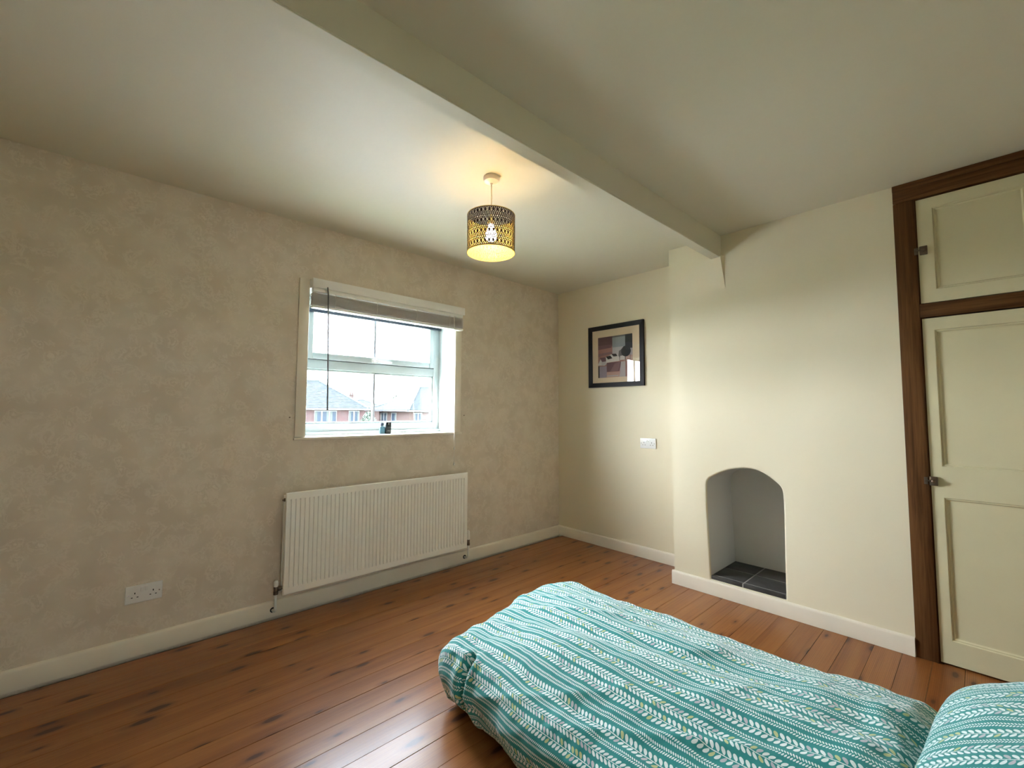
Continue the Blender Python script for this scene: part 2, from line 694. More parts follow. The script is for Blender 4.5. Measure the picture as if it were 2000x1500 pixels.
struct(link('wall_east', bx(0.0, 0.28, YB - 0.03, 0.02, -0.05, H + 0.05), 'cream'))
struct(link('wall_west', bx(XW - 0.25, XW, YS - 0.25, 0.02, -0.05, H + 0.05), 'cream'))
bm = bmesh.new()
slab_with_holes(bm, rect(XW - 0.1, 0.28, -0.05, H + 0.05), [rect(SX0, SX1, SZ0, SZ1)], lambda a, b, d: (a, YS - d, b), 0.28)
struct(link('wall_south', bm, 'cream'))
struct(link('ceiling', bx(XW - 0.25, 0.28, YS - 0.28, 0.30, H, H + 0.15), 'ceil'))

# chimney breast with the arched hearth recess
niche = [(-1.648, 0.100), (-1.646, 0.20), (-1.641, 0.36), (-1.634, 0.55), (-1.633, 0.68), (-1.635, 0.735), (-1.642, 0.762),
         (-1.660, 0.784), (-1.700, 0.809), (-1.740, 0.830), (-1.790, 0.850), (-1.840, 0.862), (-1.886, 0.868), (-1.930, 0.867),
         (-1.965, 0.860), (-2.005, 0.842), (-2.045, 0.814), (-2.078, 0.786), (-2.092, 0.765), (-2.098, 0.735), (-2.101, 0.66),
         (-2.100, 0.50), (-2.098, 0.34), (-2.097, 0.20), (-2.097, 0.100)]
bm = bmesh.new()
NR = 0.012


def inset(lp, d):
    out = []
    cy = sum(p[0] for p in lp) / len(lp)
    n = len(lp)
    for i in range(n):
        p0, p1, p2 = lp[i - 1], lp[i], lp[(i + 1) % n]
        t1 = Vector((p1[0] - p0[0], p1[1] - p0[1])).normalized()
        t2 = Vector((p2[0] - p1[0], p2[1] - p1[1])).normalized()
        nn = Vector((-(t1.y + t2.y), (t1.x + t2.x)))
        if nn.length < 1e-6:
            nn = Vector((1, 0))
        nn.normalize()
        out.append((p1[0] + nn.x * d, p1[1] + nn.y * d))
    return out


# dense smooth contour of the opening
def smooth_open(lp):
    out = [lp[0]]
    for i in range(len(lp) - 1):
        p0 = lp[max(i - 1, 0)]
        p1, p2 = lp[i], lp[i + 1]
        p3 = lp[min(i + 2, len(lp) - 1)]
        for k in range(1, 4):
            t_ = k / 3
            a = [0.5 * (2 * p1[j] + (p2[j] - p0[j]) * t_ + (2 * p0[j] - 5 * p1[j] + 4 * p2[j] - p3[j]) * t_ ** 2
                        + (3 * p1[j] - p0[j] - 3 * p2[j] + p3[j]) * t_ ** 3) for j in (0, 1)]
            out.append(tuple(a))
    return out


niche_s = smooth_open(niche)
steps = 4
loops3 = []
sgn = 1 if inset(niche_s, 0.01)[20][0] > niche_s[20][0] else -1     # towards outside of the opening (+y on the left jamb)
for k in range(steps + 1):
    a = (PI / 2) * k / steps
    lp = inset(niche_s, sgn * NR * (1 - math.sin(a)))
    loops3.append([(XB + NR * (1 - math.cos(a)), p[0], p[1]) for p in lp])
loops3.append([(0.10, p[0], p[1]) for p in niche_s])
vloops = [[bm.verts.new(p) for p in lp] for lp in loops3]
for a, b in zip(vloops, vloops[1:]):
    n = len(a)
    for i in range(n):
        j = (i + 1) % n
        bm.faces.new((a[i], a[j], b[j], b[i]))
bm.faces.new(vloops[-1])
outer = [(YB, -0.02), (YB, H + 0.02), (YC - 0.01, H + 0.02), (YC - 0.01, -0.02)]
hole = [(p[1], p[2]) for p in loops3[0]]
tris = tessellate_polygon([[Vector((a, b, 0)) for a, b in outer], [Vector((a, b, 0)) for a, b in hole]])
ov = [bm.verts.new((XB, a, b)) for a, b in outer]
allv = ov + vloops[0]
for tr in tris:
    try:
        bm.faces.new([allv[i] for i in tr])
    except ValueError:
        pass
# return sides and back of the breast
bk = [bm.verts.new((0.12, a, b)) for a, b in outer]
for i in range(4):
    j = (i + 1) % 4
    bm.faces.new((ov[i], ov[j], bk[j], bk[i]))
bm.faces.new(bk)
bmesh.ops.remove_doubles(bm, verts=bm.verts, dist=1e-5)
for f in bm.faces:
    if f.calc_center_median().x > XB + NR * 1.01 and -2.11 < f.calc_center_median().y < -1.62 and f.calc_center_median().z < 0.9 and f.calc_center_median().x < 0.11:
        f.material_index = 1
o = struct(link('wall_chimney_breast', bm, ['cream', 'niche'], smooth=True))

# plaster haunch under the beam end: swells smoothly out of the wall and tapers downwards
bm = bmesh.new()
hz = [2.305, 2.26, 2.21, 2.16, 2.11, 2.075]
hy = [0, .25, .5, .7, .85, .95, 1.0]
hg = []
for z in hz:
    k_ = (z - 2.072) / 0.233
    row = []
    for s_ in hy:
        yy = -1.45 - s_ * (0.325 + 0.02 * (1 - k_))
        row.append(bm.verts.new((XB + 0.0008 - 0.026 * k_ * s_ ** 2.2, yy, z)))
    row.append(bm.verts.new((XB + 0.004, -1.797, z)))
    hg.append(row)
for r0, r1 in zip(hg, hg[1:]):
    for i in range(len(r0) - 1):
        bm.faces.new((r0[i], r0[i + 1], r1[i + 1], r1[i]))
struct(link('trim_2', bm, 'cream', smooth=True))

# boxed ceiling beam
bm = bmesh.new()
y0, y1 = -1.772, -1.708
pr = [(y0, H + 0.02), (y0, 2.2995), (y0 + 0.0015, 2.298), (y1 - 0.0015, 2.298), (y1, 2.2995), (y1, H + 0.02)]
NSEG = 60
prev = None
for k in range(NSEG + 1):
    x = XW - 0.05 + (XB + 0.02 - XW + 0.05) * k / NSEG
    yo = 0.035 * (XB - x) / 2.9 + 0.0015 * noise.noise(Vector((x * 2.3, 0, 0)))
    zo = 0.0015 * noise.noise(Vector((x * 1.7, 5, 0)))
    ring = [bm.verts.new((x, a + yo, b + (zo if b < 2.4 else 0))) for a, b in pr]
    if prev:
        for i in range(len(pr) - 1):
            bm.faces.new((prev[i], prev[i + 1], ring[i + 1], ring[i]))
    else:
        bm.faces.new(ring)
    prev = ring
bm.faces.new(prev)
struct(link('trim_3', bm, 'ceil', smooth=False))
# board seam lip along the bottom edge of the beam
bm = bmesh.new()
box(bm, XW, XB, -0.0012, 0.002, 2.303, 2.318)
for v_ in bm.verts:
    v_.co.y += y0 + 0.035 * (XB - v_.co.x) / 2.9
struct(link('trim_4', bm, 'ceil'))


# skirting boards
def skirt(name, p0, p1, nrm, h=0.0936, t=0.015):
    bm = bmesh.new()
    p0, p1, nrm = Vector(p0), Vector(p1), Vector(nrm)
    prof = [(0, 0), (t, 0), (t, h - 0.013), (t - 0.0025, h - 0.006), (t - 0.006, h - 0.002), (t - 0.011, h), (0, h)]
    ra = [bm.verts.new((p0 + nrm * a) + Vector((0, 0, b + 0.001))) for a, b in prof]
    rb = [bm.verts.new((p1 + nrm * a) + Vector((0, 0, b + 0.001))) for a, b in prof]
    n = len(prof)
    for i in range(n):
        j = (i + 1) % n
        bm.faces.new((ra[i], ra[j], rb[j], rb[i]))
    bm.faces.new(ra)
    bm.faces.new(rb)
    return struct(link(name, bm, 'gloss', smooth=True))


skirt('baseboard_north', (XW, 0, 0), (0, 0, 0), (0, -1, 0))
skirt('baseboard_east', (0, 0, 0), (0, YB, 0), (-1, 0, 0))
skirt('baseboard_chimney_breast', (XB, YB + 0.015, 0), (XB, YC + 0.002, 0), (-1, 0, 0))
skirt('baseboard_chimney_return', (0, YB, 0), (XB, YB, 0), (0, 1, 0))
skirt('baseboard_west', (XW, 0, 0), (XW, YS, 0), (1, 0, 0))
skirt('baseboard_south', (XW, YS, 0), (0, YS, 0), (0, 1, 0))

# floor: dark subfloor with every board laid on it
floor = struct(link('floor', bx(XW - 0.25, 0.28, YS - 0.28, 0.30, -0.12, -0.022), 'subfloor'))
PW = 0.1117
y = -0.835 + PW * 7
boards = []
mesh_cache = {}
k = 0
while y - PW > YS - 0.02:
    yt, yb = y, y - PW
    xs = [XW, XB if yt < YB else 0.0]
    if yb < YC:
        xs[1] = XB + 0.12
    # some boards are butt-jointed
    cuts = []
    if k % 5 == 2:
        cuts = [-0.95]
    elif k % 7 == 5:
        cuts = [-3.62]
    edges = [xs[0]] + cuts + [xs[1]]
    for a, b in zip(edges, edges[1:]):
        L = round(b - a - 0.0012, 4)
        key = L
        if key not in mesh_cache:
            bmx = bmesh.new()
            box(bmx, 0, L, 0.0005, PW - 0.0005, -0.020, 0.0, bev=0.0009, seg=1)
            bmesh.ops.recalc_face_normals(bmx, faces=bmx.faces)
            me = bpy.data.meshes.new('plank')
            bmx.to_mesh(me)
            bmx.free()
            me.materials.append(M_['boards'])
            mesh_cache[key] = me
        o = bpy.data.objects.new('plank', mesh_cache[key])
        C.objects.link(o)
        o.parent = floor
        o.location = (a + 0.0006, yb, random.uniform(-0.0006, 0.0004))
        o.rotation_euler = (random.uniform(-0.0025, 0.0025), 0, 0)
    y -= PW
    k += 1

# ------------------------------------------------------------------ window in the north wall
win = bpy.data.objects.new('window_1', None)
C.objects.link(win)
win.location = ((WX0 + WX1) / 2, 0, WZ0)
struct(win)
win['label'] = 'white plastic window with an opening top light in the papered wall'
IW = win.matrix_basis.inverted() if False else None


def wchild(name, bm, mat, smooth=False, parent=None):
    bmesh.ops.translate(bm, verts=bm.verts, vec=-Vector(win.location))
    return link(name, bm, mat, parent or win, smooth)


FY0, FY1 = 0.222, 0.285           # frame front / back faces
fx0, fx1, fz0, fz1 = WX0, WX1, WZ0, WZ1 + 0.0
ZT0, ZT1 = 1.545, 1.590            # transom
for nm, a in (('frame_stile', (fx0, fx0 + 0.058, fz0, fz1)), ('frame_stile', (fx1 - 0.058, fx1, fz0, fz1)),
              ('frame_head', (fx0 + 0.058, fx1 - 0.058, fz1 - 0.058, fz1)), ('frame_cill', (fx0 + 0.058, fx1 - 0.058, fz0, fz0 + 0.075)),
              ('transom', (fx0 + 0.058, fx1 - 0.058, ZT0 - 0.018, ZT1))):
    wchild(nm, bx(a[0], a[1], FY0, FY1, a[2], a[3], bev=0.004), 'upvc', True)
# glazing bead round the lower pane
bm = bmesh.new()
gx0, gx1 = fx0 + 0.058, fx1 - 0.058
for a in ((gx0, gx0 + 0.014, fz0 + 0.075, ZT0 - 0.018), (gx1 - 0.014, gx1, fz0 + 0.075, ZT0 - 0.018),
          (gx0, gx1, fz0 + 0.075, fz0 + 0.089), (gx0, gx1, ZT0 - 0.032, ZT0 - 0.018)):
    box(bm, a[0], a[1], FY0 + 0.012, FY1 - 0.02, a[2], a[3], bev=0.003)
islands(wchild('glazing_bead', bm, 'upvc', True))
# top-hung opening sash
sx0, sx1, sz0, sz1 = gx0 + 0.004, gx1 - 0.004, ZT1 + 0.004, fz1 - 0.062
for nm, a in (('sash_stile', (sx0, sx0 + 0.045, sz0, sz1)), ('sash_stile', (sx1 - 0.045, sx1, sz0, sz1)),
              ('sash_rail', (sx0 + 0.045, sx1 - 0.045, sz0, sz0 + 0.045)), ('sash_rail', (sx0 + 0.045, sx1 - 0.045, sz1 - 0.045, sz1))):
    wchild(nm, bx(a[0], a[1], FY0 - 0.012, FY1 - 0.01, a[2], a[3], bev=0.005), 'upvc', True)
bm = bmesh.new()
for a in ((sx0 - 0.004, sx0, sz0 - 0.004, sz1), (sx1, sx1 + 0.004, sz0 - 0.004, sz1), (sx0, sx1, sz0 - 0.004, sz0)):
    box(bm, a[0], a[1], FY0 + 0.002, FY0 + 0.012, a[2], a[3])
islands(wchild('sash_gasket', bm, 'black'))
wchild('glass_pane', bx(sx0 + 0.04, sx1 - 0.04, 0.252, 0.256, sz0 + 0.04, sz1 - 0.04), 'glass')
wchild('glass_pane', bx(gx0 + 0.005, gx1 - 0.005, 0.252, 0.256, fz0 + 0.08, ZT0 - 0.02), 'glass')
wchild('glazing_bar', bx(-1.894, -1.878, 0.240, 0.262, sz0 + 0.04, sz1 - 0.04), 'bar')
wchild('glazing_bar', bx(-1.894, -1.877, 0.240, 0.262, fz0 + 0.08, ZT0 - 0.02), 'bar')
# handle on the sash rail
bm = bmesh.new()
box(bm, -1.925, -1.885, FY0 - 0.022, FY0 - 0.010, sz0 + 0.008, sz0 + 0.034, bev=0.004)
tube(bm, [(-1.905, FY0 - 0.024, sz0 + 0.022), (-1.902, FY0 - 0.042, sz0 + 0.020), (-1.88, FY0 - 0.048, sz0 + 0.014),
          (-1.84, FY0 - 0.046, sz0 + 0.010), (-1.775, FY0 - 0.046, sz0 + 0.012)], [0.008, 0.009, 0.009, 0.008, 0.006], 8)
h_ = wchild('handle', bm, 'white', True)
# inner sill board with rounded nose, and a tiled/painted upstand below the frame
bm = bmesh.new()
box(bm, -2.530, -1.236, -0.022, 0.0, 1.044, WZ0, bev=0.005)
box(bm, WX0, WX1, -0.006, FY0 + 0.01, 1.044, WZ0)
wchild('sill', bm, 'gloss', True)
bm = bmesh.new()
box(bm, WX0 + 0.002, WX1 - 0.002, 0.196, FY0, WZ0, WZ0 + 0.022, bev=0.004)
wchild('sill_upstand', bm, 'upvc', True)
# architrave strips left, right and over the opening
for a in ((-2.524, WX0 + 0.002, WZ0, 2.085), (WX1 - 0.002, -1.241, WZ0, 2.085)):
    wchild('architrave', bx(a[0], a[1], -0.012, 0.0, a[2], a[3], bev=0.004), 'gloss', True)
wchild('architrave', bx(WX0 + 0.002, WX1 - 0.002, -0.012, 0.0, WZ1 - 0.002, 2.085, bev=0.003), 'gloss', True)
# dark roller rail tucked under the head, at the frame
bm = bmesh.new()
box(bm, WX0 + 0.01, WX1 - 0.004, 0.190, 0.212, 1.920, 1.948, bev=0.004)
wchild('roller_rail', bm, 'navy', True)
bm = bmesh.new()
lathe(bm, [(0.020, WX0 + 0.012), (0.020, WX1 - 0.012)], 20, (0, 0.195, 1.985), 'x')
wchild('roller_cloth', bm, 'slat', True)

# ------------------------------------------------------------------ venetian blind
blind = thing('venetian_blind', 'grey slatted blind drawn up to the top of the window', 'blind', (-1.858, -0.03, 2.03))


def bchild(name, bm, mat, smooth=False, parent=None):
    bmesh.ops.translate(bm, verts=bm.verts, vec=-Vector(blind.location))
    return link(name, bm, mat, parent or blind, smooth)


BX0, BX1 = -2.458, -1.258
bm = bmesh.new()
box(bm, BX0 - 0.004, BX1 + 0.004, -0.072, -0.064, 2.024, 2.083, bev=0.002)
box(bm, BX0 - 0.004, BX0 + 0.004, -0.066, -0.013, 2.026, 2.081, bev=0.001)
box(bm, BX1 - 0.004, BX1 + 0.004, -0.066, -0.013, 2.026, 2.081, bev=0.001)
bchild('valance', bm, 'valance', True)
bchild('headrail', bx(BX0 + 0.006, BX1 - 0.006, -0.058, -0.013, 2.000, 2.042, bev=0.003), 'headrail', True)
ns = 22
for i in range(ns):
    z = 1.913 + i * (1.990 - 1.913) / (ns - 1)
    bm = bmesh.new()
    prev = None
    jy = random.uniform(-0.0012, 0.0012)
    jx = random.uniform(-0.002, 0.002)
    for j in range(5):
        yy = -0.060 + 0.046 * j / 4
        zz = 0.0016 * (1 - (2 * j / 4 - 1) ** 2)
        r_ = [bm.verts.new((xx + jx, yy + jy, z + zz + dz)) for xx in (BX0 + 0.004, BX1 - 0.004) for dz in (0, 0.0021)]
        if prev:
            bm.faces.new((prev[0], prev[2], r_[2], r_[0]))
            bm.faces.new((prev[1], r_[1], r_[3], prev[3]))
            bm.faces.new((prev[0], r_[0], r_[1], prev[1]))
            bm.faces.new((prev[2], prev[3], r_[3], r_[2]))
        else:
            bm.faces.new((r_[0], r_[1], r_[3], r_[2]))
        prev = r_
    bm.faces.new((prev[0], prev[2], prev[3], prev[1]))
    bchild('slat', bm, 'slat')
bchild('bottom_rail', bx(BX0 + 0.004, BX1 - 0.004, -0.062, -0.012, 1.895, 1.909, bev=0.003), 'headrail', True)
for xx in (-2.315, -2.02, -1.70, -1.40):
    bm = bmesh.new()
    for yy in (-0.064, -0.0105):
        tube(bm, [(xx, yy, 2.0), (xx + 0.001, yy - 0.002, 1.96), (xx - 0.001, yy, 1.905)], 0.0016, 6)
    islands(bchild('ladder_cord', bm, 'cord', True))
    bm = bmesh.new()
    for j in range(7):       # slack ladder loops between the stacked slats
        z = 1.915 + j * 0.011
        tube(bm, [(xx - 0.004, -0.063, z), (xx - 0.002, -0.069, z - 0.004), (xx + 0.004, -0.063, z + 0.003)], 0.0013, 5)
    bchild('ladder_loops', bm, 'cord', True)['kind'] = 'stuff'
    bm = bmesh.new()
    lathe(bm, [(0.002, 0), (0.007, 0.002), (0.007, 0.006), (0.003, 0.010)], 12, (xx, -0.037, 1.887))
    bchild('cord_button', bm, 'cord', True)
bm = bmesh.new()
tube(bm, [(-2.372, -0.078, 2.035), (-2.368, -0.080, 1.99), (-2.357, -0.078, 1.60), (-2.350, -0.076, 1.235)], [0.0035, 0.0045, 0.0045, 0.0055], 6)
w_ = bchild('tilt_wand', bm, 'wand', True)
w_['label'] = 'thin grey rod hanging down from the left of the blind'
bm = bmesh.new()
tube(bm, [(-1.352, -0.060, 2.005), (-1.350, -0.068, 1.86), (-1.344, -0.066, 1.40), (-1.340, -0.062, 1.06), (-1.345, -0.060, 0.985), (-1.337, -0.058, 0.94)], 0.0014, 6)
tube(bm, [(-1.358, -0.060, 2.005), (-1.352, -0.070, 1.86), (-1.349, -0.066, 1.40), (-1.342, -0.062, 1.06), (-1.328, -0.060, 0.985), (-1.336, -0.058, 0.94)], 0.0014, 6)
tube(bm, [(-1.3365, -0.058, 0.935), (-1.3365, -0.056, 0.825)], 0.0016, 6)
islands(bchild('pull_cord', bm, 'cord', True))
for z in (0.930, 0.806):
    bm = bmesh.new()
    lathe(bm, [(0.003, 0.018), (0.006, 0.014), (0.0045, 0.009), (0.0085, 0.003), (0.0075, -0.003), (0.003, -0.006)], 14, (-1.3365, -0.057, z))
    bchild('cord_pull', bm, 'cord', True)

# ------------------------------------------------------------------ added window, unseen behind the camera, lets in fill light
w2 = bpy.data.objects.new('added_fill_window', None)
C.objects.link(w2)
struct(w2)
w2.location = ((SX0 + SX1) / 2, YS, SZ0)
for a in ((SX0, SX0 + 0.06, SZ0, SZ1), (SX1 - 0.06, SX1, SZ0, SZ1), (SX0 + 0.06, SX1 - 0.06, SZ1 - 0.06, SZ1), (SX0 + 0.06, SX1 - 0.06, SZ0, SZ0 + 0.07),
          ((SX0 + SX1) / 2 - 0.03, (SX0 + SX1) / 2 + 0.03, SZ0 + 0.07, SZ1 - 0.06)):
    bm = bx(a[0], a[1], YS - 0.24, YS - 0.18, a[2], a[3], bev=0.004)
    bmesh.ops.translate(bm, verts=bm.verts, vec=-Vector(w2.location))
    link('frame_member', bm, 'upvc', w2, True)
for a in ((SX0 + 0.06, (SX0 + SX1) / 2 - 0.03), ((SX0 + SX1) / 2 + 0.03, SX1 - 0.06)):
    bm = bx(a[0], a[1], YS - 0.212, YS - 0.208, SZ0 + 0.07, SZ1 - 0.06)
    bmesh.ops.translate(bm, verts=bm.verts, vec=-Vector(w2.location))
    link('glass_pane', bm, 'glass', w2)
bm = bx(SX0 - 0.03, SX1 + 0.03, YS - 0.2, YS + 0.03, SZ0 - 0.02, SZ0, bev=0.004)
bmesh.ops.translate(bm, verts=bm.verts, vec=-Vector(w2.location))
link('sill', bm, 'gloss', w2, True)

# ------------------------------------------------------------------ radiator
RX0, RX1, RZ0, RZ1 = -2.583, -1.228, 0.140, 0.738
rad = thing('radiator', 'long white ribbed panel radiator on the wall under the window', 'radiator', ((RX0 + RX1) / 2, -0.07, RZ0))


def rchild(name, bm, mat, smooth=False, parent=None):
    bmesh.ops.translate(bm, verts=bm.verts, vec=-Vector(rad.location))
    return link(name, bm, mat, parent or rad, smooth)


def flute_panel(yf, depth, direction):
    """pressed steel panel: raised band round the edge, vertical flutes between"""
    bm = bmesh.new()
    N = 50
    p = (RX1 - RX0 - 0.04) / N
    xs = [RX0, RX0 + 0.003, RX0 + 0.018]
    ds = [-0.004, 0, 0]
    for i in range(N):
        x = RX0 + 0.02 + i * p
        for f, dd in ((0.10, 0.0), (0.20, 1.0), (0.36, 1.0), (0.46, 0.0), (0.75, 0.0)):
            xs.append(x + p * f)
            ds.append(dd)
    xs += [RX1 - 0.018, RX1 - 0.003, RX1]
    ds += [0, 0, -0.004]
    H_ = RZ1 - RZ0
    zr = [(0, 0.0, -0.006), (0.004, 0.0, 0.0), (0.040, 0.0, 0), (0.052, 1.0, 0), (H_ * 0.5, 1.0, 0), (H_ - 0.052, 1.0, 0), (H_ - 0.040, 0.0, 0), (H_ - 0.004, 0.0, 0), (H_, 0.0, -0.006)]
    rows = []
    for z, am, ed in zr:
        row = []
        for x, d in zip(xs, ds):
            g = 0.0100 * d * am if d > 0.01 or d < -0.01 else 0
            if d in (-0.004,):
                g = 0.006
            row.append(bm.verts.new((x, yf + direction * (g - ed), RZ0 + z)))
        rows.append(row)
    for a, b in zip(rows, rows[1:]):
        for i in range(len(a) - 1):
            bm.faces.new((a[i], a[i + 1], b[i + 1], b[i]))
    box(bm, RX0, RX1, *sorted((yf + direction * 0.0105, yf + direction * depth)), RZ0 + 0.001, RZ1 - 0.001)
    return bm


rchild('front_panel', flute_panel(-0.100, 0.014, 1), 'radw', True)
bm = bmesh.new()
box(bm, RX0 + 0.002, RX1 - 0.002, -0.046, -0.032, RZ0 + 0.01, RZ1 - 0.02, bev=0.003)
rchild('back_panel', bm, 'radw', True)
bm = bmesh.new()
npt = 90
for i in range(npt):
    x = RX0 + 0.04 + (RX1 - RX0 - 0.08) * i / (npt - 1)
    box(bm, x - 0.0004, x + 0.0004, -0.085, -0.047, RZ0 + 0.05, RZ1 - 0.06)
fo = rchild('convector_fins', bm, 'radw')
fo['kind'] = 'stuff'
for x in (RX0 + 0.25, RX1 - 0.25):
    rchild('wall_bracket', bx(x - 0.015, x + 0.015, -0.035, -0.0005, RZ0 + 0.08, RZ1 - 0.08), 'radw')
rchild('air_vent', lathe(bmesh.new(), [(0.010, RX0 + 0.014), (0.010, RX0 - 0.002), (0.006, RX0 - 0.004), (0.006, RX0 - 0.010)], 12, (0, -0.062, RZ1 - 0.045), 'x'), 'nickel', True)


def valve(px, side, cap_r, hi, label):
    zv = RZ0 + 0.038
    bm = bmesh.new()
    # body: elbow
    lathe(bm, [(0.009, -0.030), (0.0135, -0.030), (0.0135, -0.012), (0.011, -0.010), (0.012, 0.012), (0.009, 0.018)], 16, (px, -0.066, zv))
    xx = sorted((px, px - side * 0.036))
    lathe(bm, [(0.009, xx[0]), (0.009, xx[0] + 0.008), (0.0135, xx[0] + 0.010), (0.0135, xx[1] - 0.010), (0.009, xx[1] - 0.008), (0.009, xx[1])], 14, (0, -0.066, zv), 'x')
    v = rchild('valve', bm, 'nickel', True)
    v['label'] = label
    bm = bmesh.new()
    lathe(bm, [(cap_r * 0.8, 0.014), (cap_r, 0.018), (cap_r * 1.05, 0.040), (cap_r * 0.95, hi - 0.012), (cap_r * 0.7, hi - 0.003), (cap_r * 0.3, hi)], 18, (px, -0.066, zv))
    rchild('valve_cap', bm, 'radw', True, v)
    bm = bmesh.new()
    tube(bm, [(px, -0.066, zv - 0.028), (px, -0.066, 0.085), (px, -0.063, 0.062), (px, -0.052, 0.048), (px, -0.036, 0.043), (px, -0.004, 0.042)], 0.0078, 12)
    rchild('pipe', bm, 'radw', True, v)
    bm = bmesh.new()
    lathe(bm, [(0.0078, -0.0165), (0.0155, -0.0165), (0.0155, -0.0135), (0.0078, -0.0135)], 18, (px + 0.001, 0, 0.043), 'y')
    rchild('pipe_hole', bm, 'black', True, v)


valve(RX0 - 0.030, -1, 0.0125, 0.052, 'valve with a short white cap')
valve(RX1 + 0.036, 1, 0.0130, 0.088, 'valve with a tall white cap')


# ------------------------------------------------------------------ double sockets
def socket(label, loc, rotz):
    """plate in local xz plane, front towards -y"""
    o = thing('double_socket', label, 'socket', loc, rotz, 'double wall sockets')
    o['group'] = 'double wall sockets'
    bm = bmesh.new()
    box(bm, -0.073, 0.073, -0.010, -0.0004, -0.043, 0.043, bev=0.003, seg=3)
    link('face_plate', bm, 'white', o, True)
    bm = bmesh.new()
    for s in (-1, 1):
        cx = s * 0.036
        for dx, dz, w, h in ((0, 0.006, 0.0022, 0.0042), (-0.011, -0.014, 0.0034, 0.0020), (0.011, -0.014, 0.0034, 0.0020)):
            box(bm, cx + dx - w, cx + dx + w, -0.0106, -0.0098, dz - h, dz + h)
    islands(link('pin_hole', bm, 'black', o), 'pin_hole')
    for s in (-1, 1):
        bm = bmesh.new()
        box(bm, s * 0.0085 - 0.0058, s * 0.0085 + 0.0058, -0.0140, -0.0095, 0.009, 0.031, bev=0.0015)
        for v in bm.verts:
            if v.co.z < 0.02 and v.co.y < -0.011:
                v.co.y += 0.0025
        link('switch', bm, 'white', o, True)
    for s in (-1, 1):
        bm = lathe(bmesh.new(), [(0.0025, -0.0098), (0.0032, -0.0112), (0.0001, -0.0113)], 10, (s * 0.0603, 0, 0.0), 'y')
        link('screw', bm, 'steel', o, True)
    return o


socket('white double wall socket low on the papered wall at the left', (-3.212, -0.0005, 0.304), 0)
socket('white double wall socket on the cream alcove wall below the framed picture', (-0.0005, -1.006, 0.965), -PI / 2)

# small screws left in the wallpaper either side of the window
for x, z, lb in ((-2.554, 1.189, 'small dark screw in the wallpaper left of the window'), (-1.205, 1.198, 'small dark screw in the wallpaper right of the window')):
    bm = bmesh.new()
    lathe(bm, [(0.0018, 0.01), (0.0018, -0.006), (0.0045, -0.008), (0.0040, -0.010), (0.0001, -0.0105)], 10, (x, 0, z), 'y')
    tag(link('wall_screw', bm, 'nickel', None, True), lb, 'screw')

# ------------------------------------------------------------------ picture
pic = thing('framed_picture', 'black framed print of houses and dark tree hanging on alcove wall', 'picture', (-0.001, -0.692, 1.748), -PI / 2)
# local: x to the right seen from the room, front towards -y
PWd, PHt, FR = 0.2935, 0.2885, 0.041
for nm, outl in (('frame_rail', [(-PWd, PHt), (PWd, PHt), (PWd - FR, PHt - FR), (-PWd + FR, PHt - FR)]),
                 ('frame_rail', [(-PWd, -PHt), (PWd, -PHt), (PWd - FR, -PHt + FR), (-PWd + FR, -PHt + FR)]),
                 ('frame_stile', [(-PWd, PHt), (-PWd, -PHt), (-PWd + FR, -PHt + FR), (-PWd + FR, PHt - FR)]),
                 ('frame_stile', [(PWd, PHt), (PWd, -PHt), (PWd - FR, -PHt + FR), (PWd - FR, PHt - FR)])):
    bm = bmesh.new()
    back = [bm.verts.new((a, -0.001, b)) for a, b in outl]
    fr = [bm.verts.new((a, -0.022 if i < 2 else -0.017, b)) for i, (a, b) in enumerate(outl)]
    for i in range(4):
        j = (i + 1) % 4
        bm.faces.new((back[i], back[j], fr[j], fr[i]))
    bm.faces.new(fr)
    bm.faces.new(back)
    link(nm, bm, 'frameblack', pic)
link('mount', bx(-PWd + FR - 0.004, PWd - FR + 0.004, -0.010, -0.006, -PHt + FR - 0.004, PHt - FR + 0.004), 'mount', pic)
link('picture_glass', bx(-PWd + FR - 0.003, PWd - FR + 0.003, -0.0148, -0.0132, -PHt + FR - 0.003, PHt - FR + 0.003), 'picglass', pic)
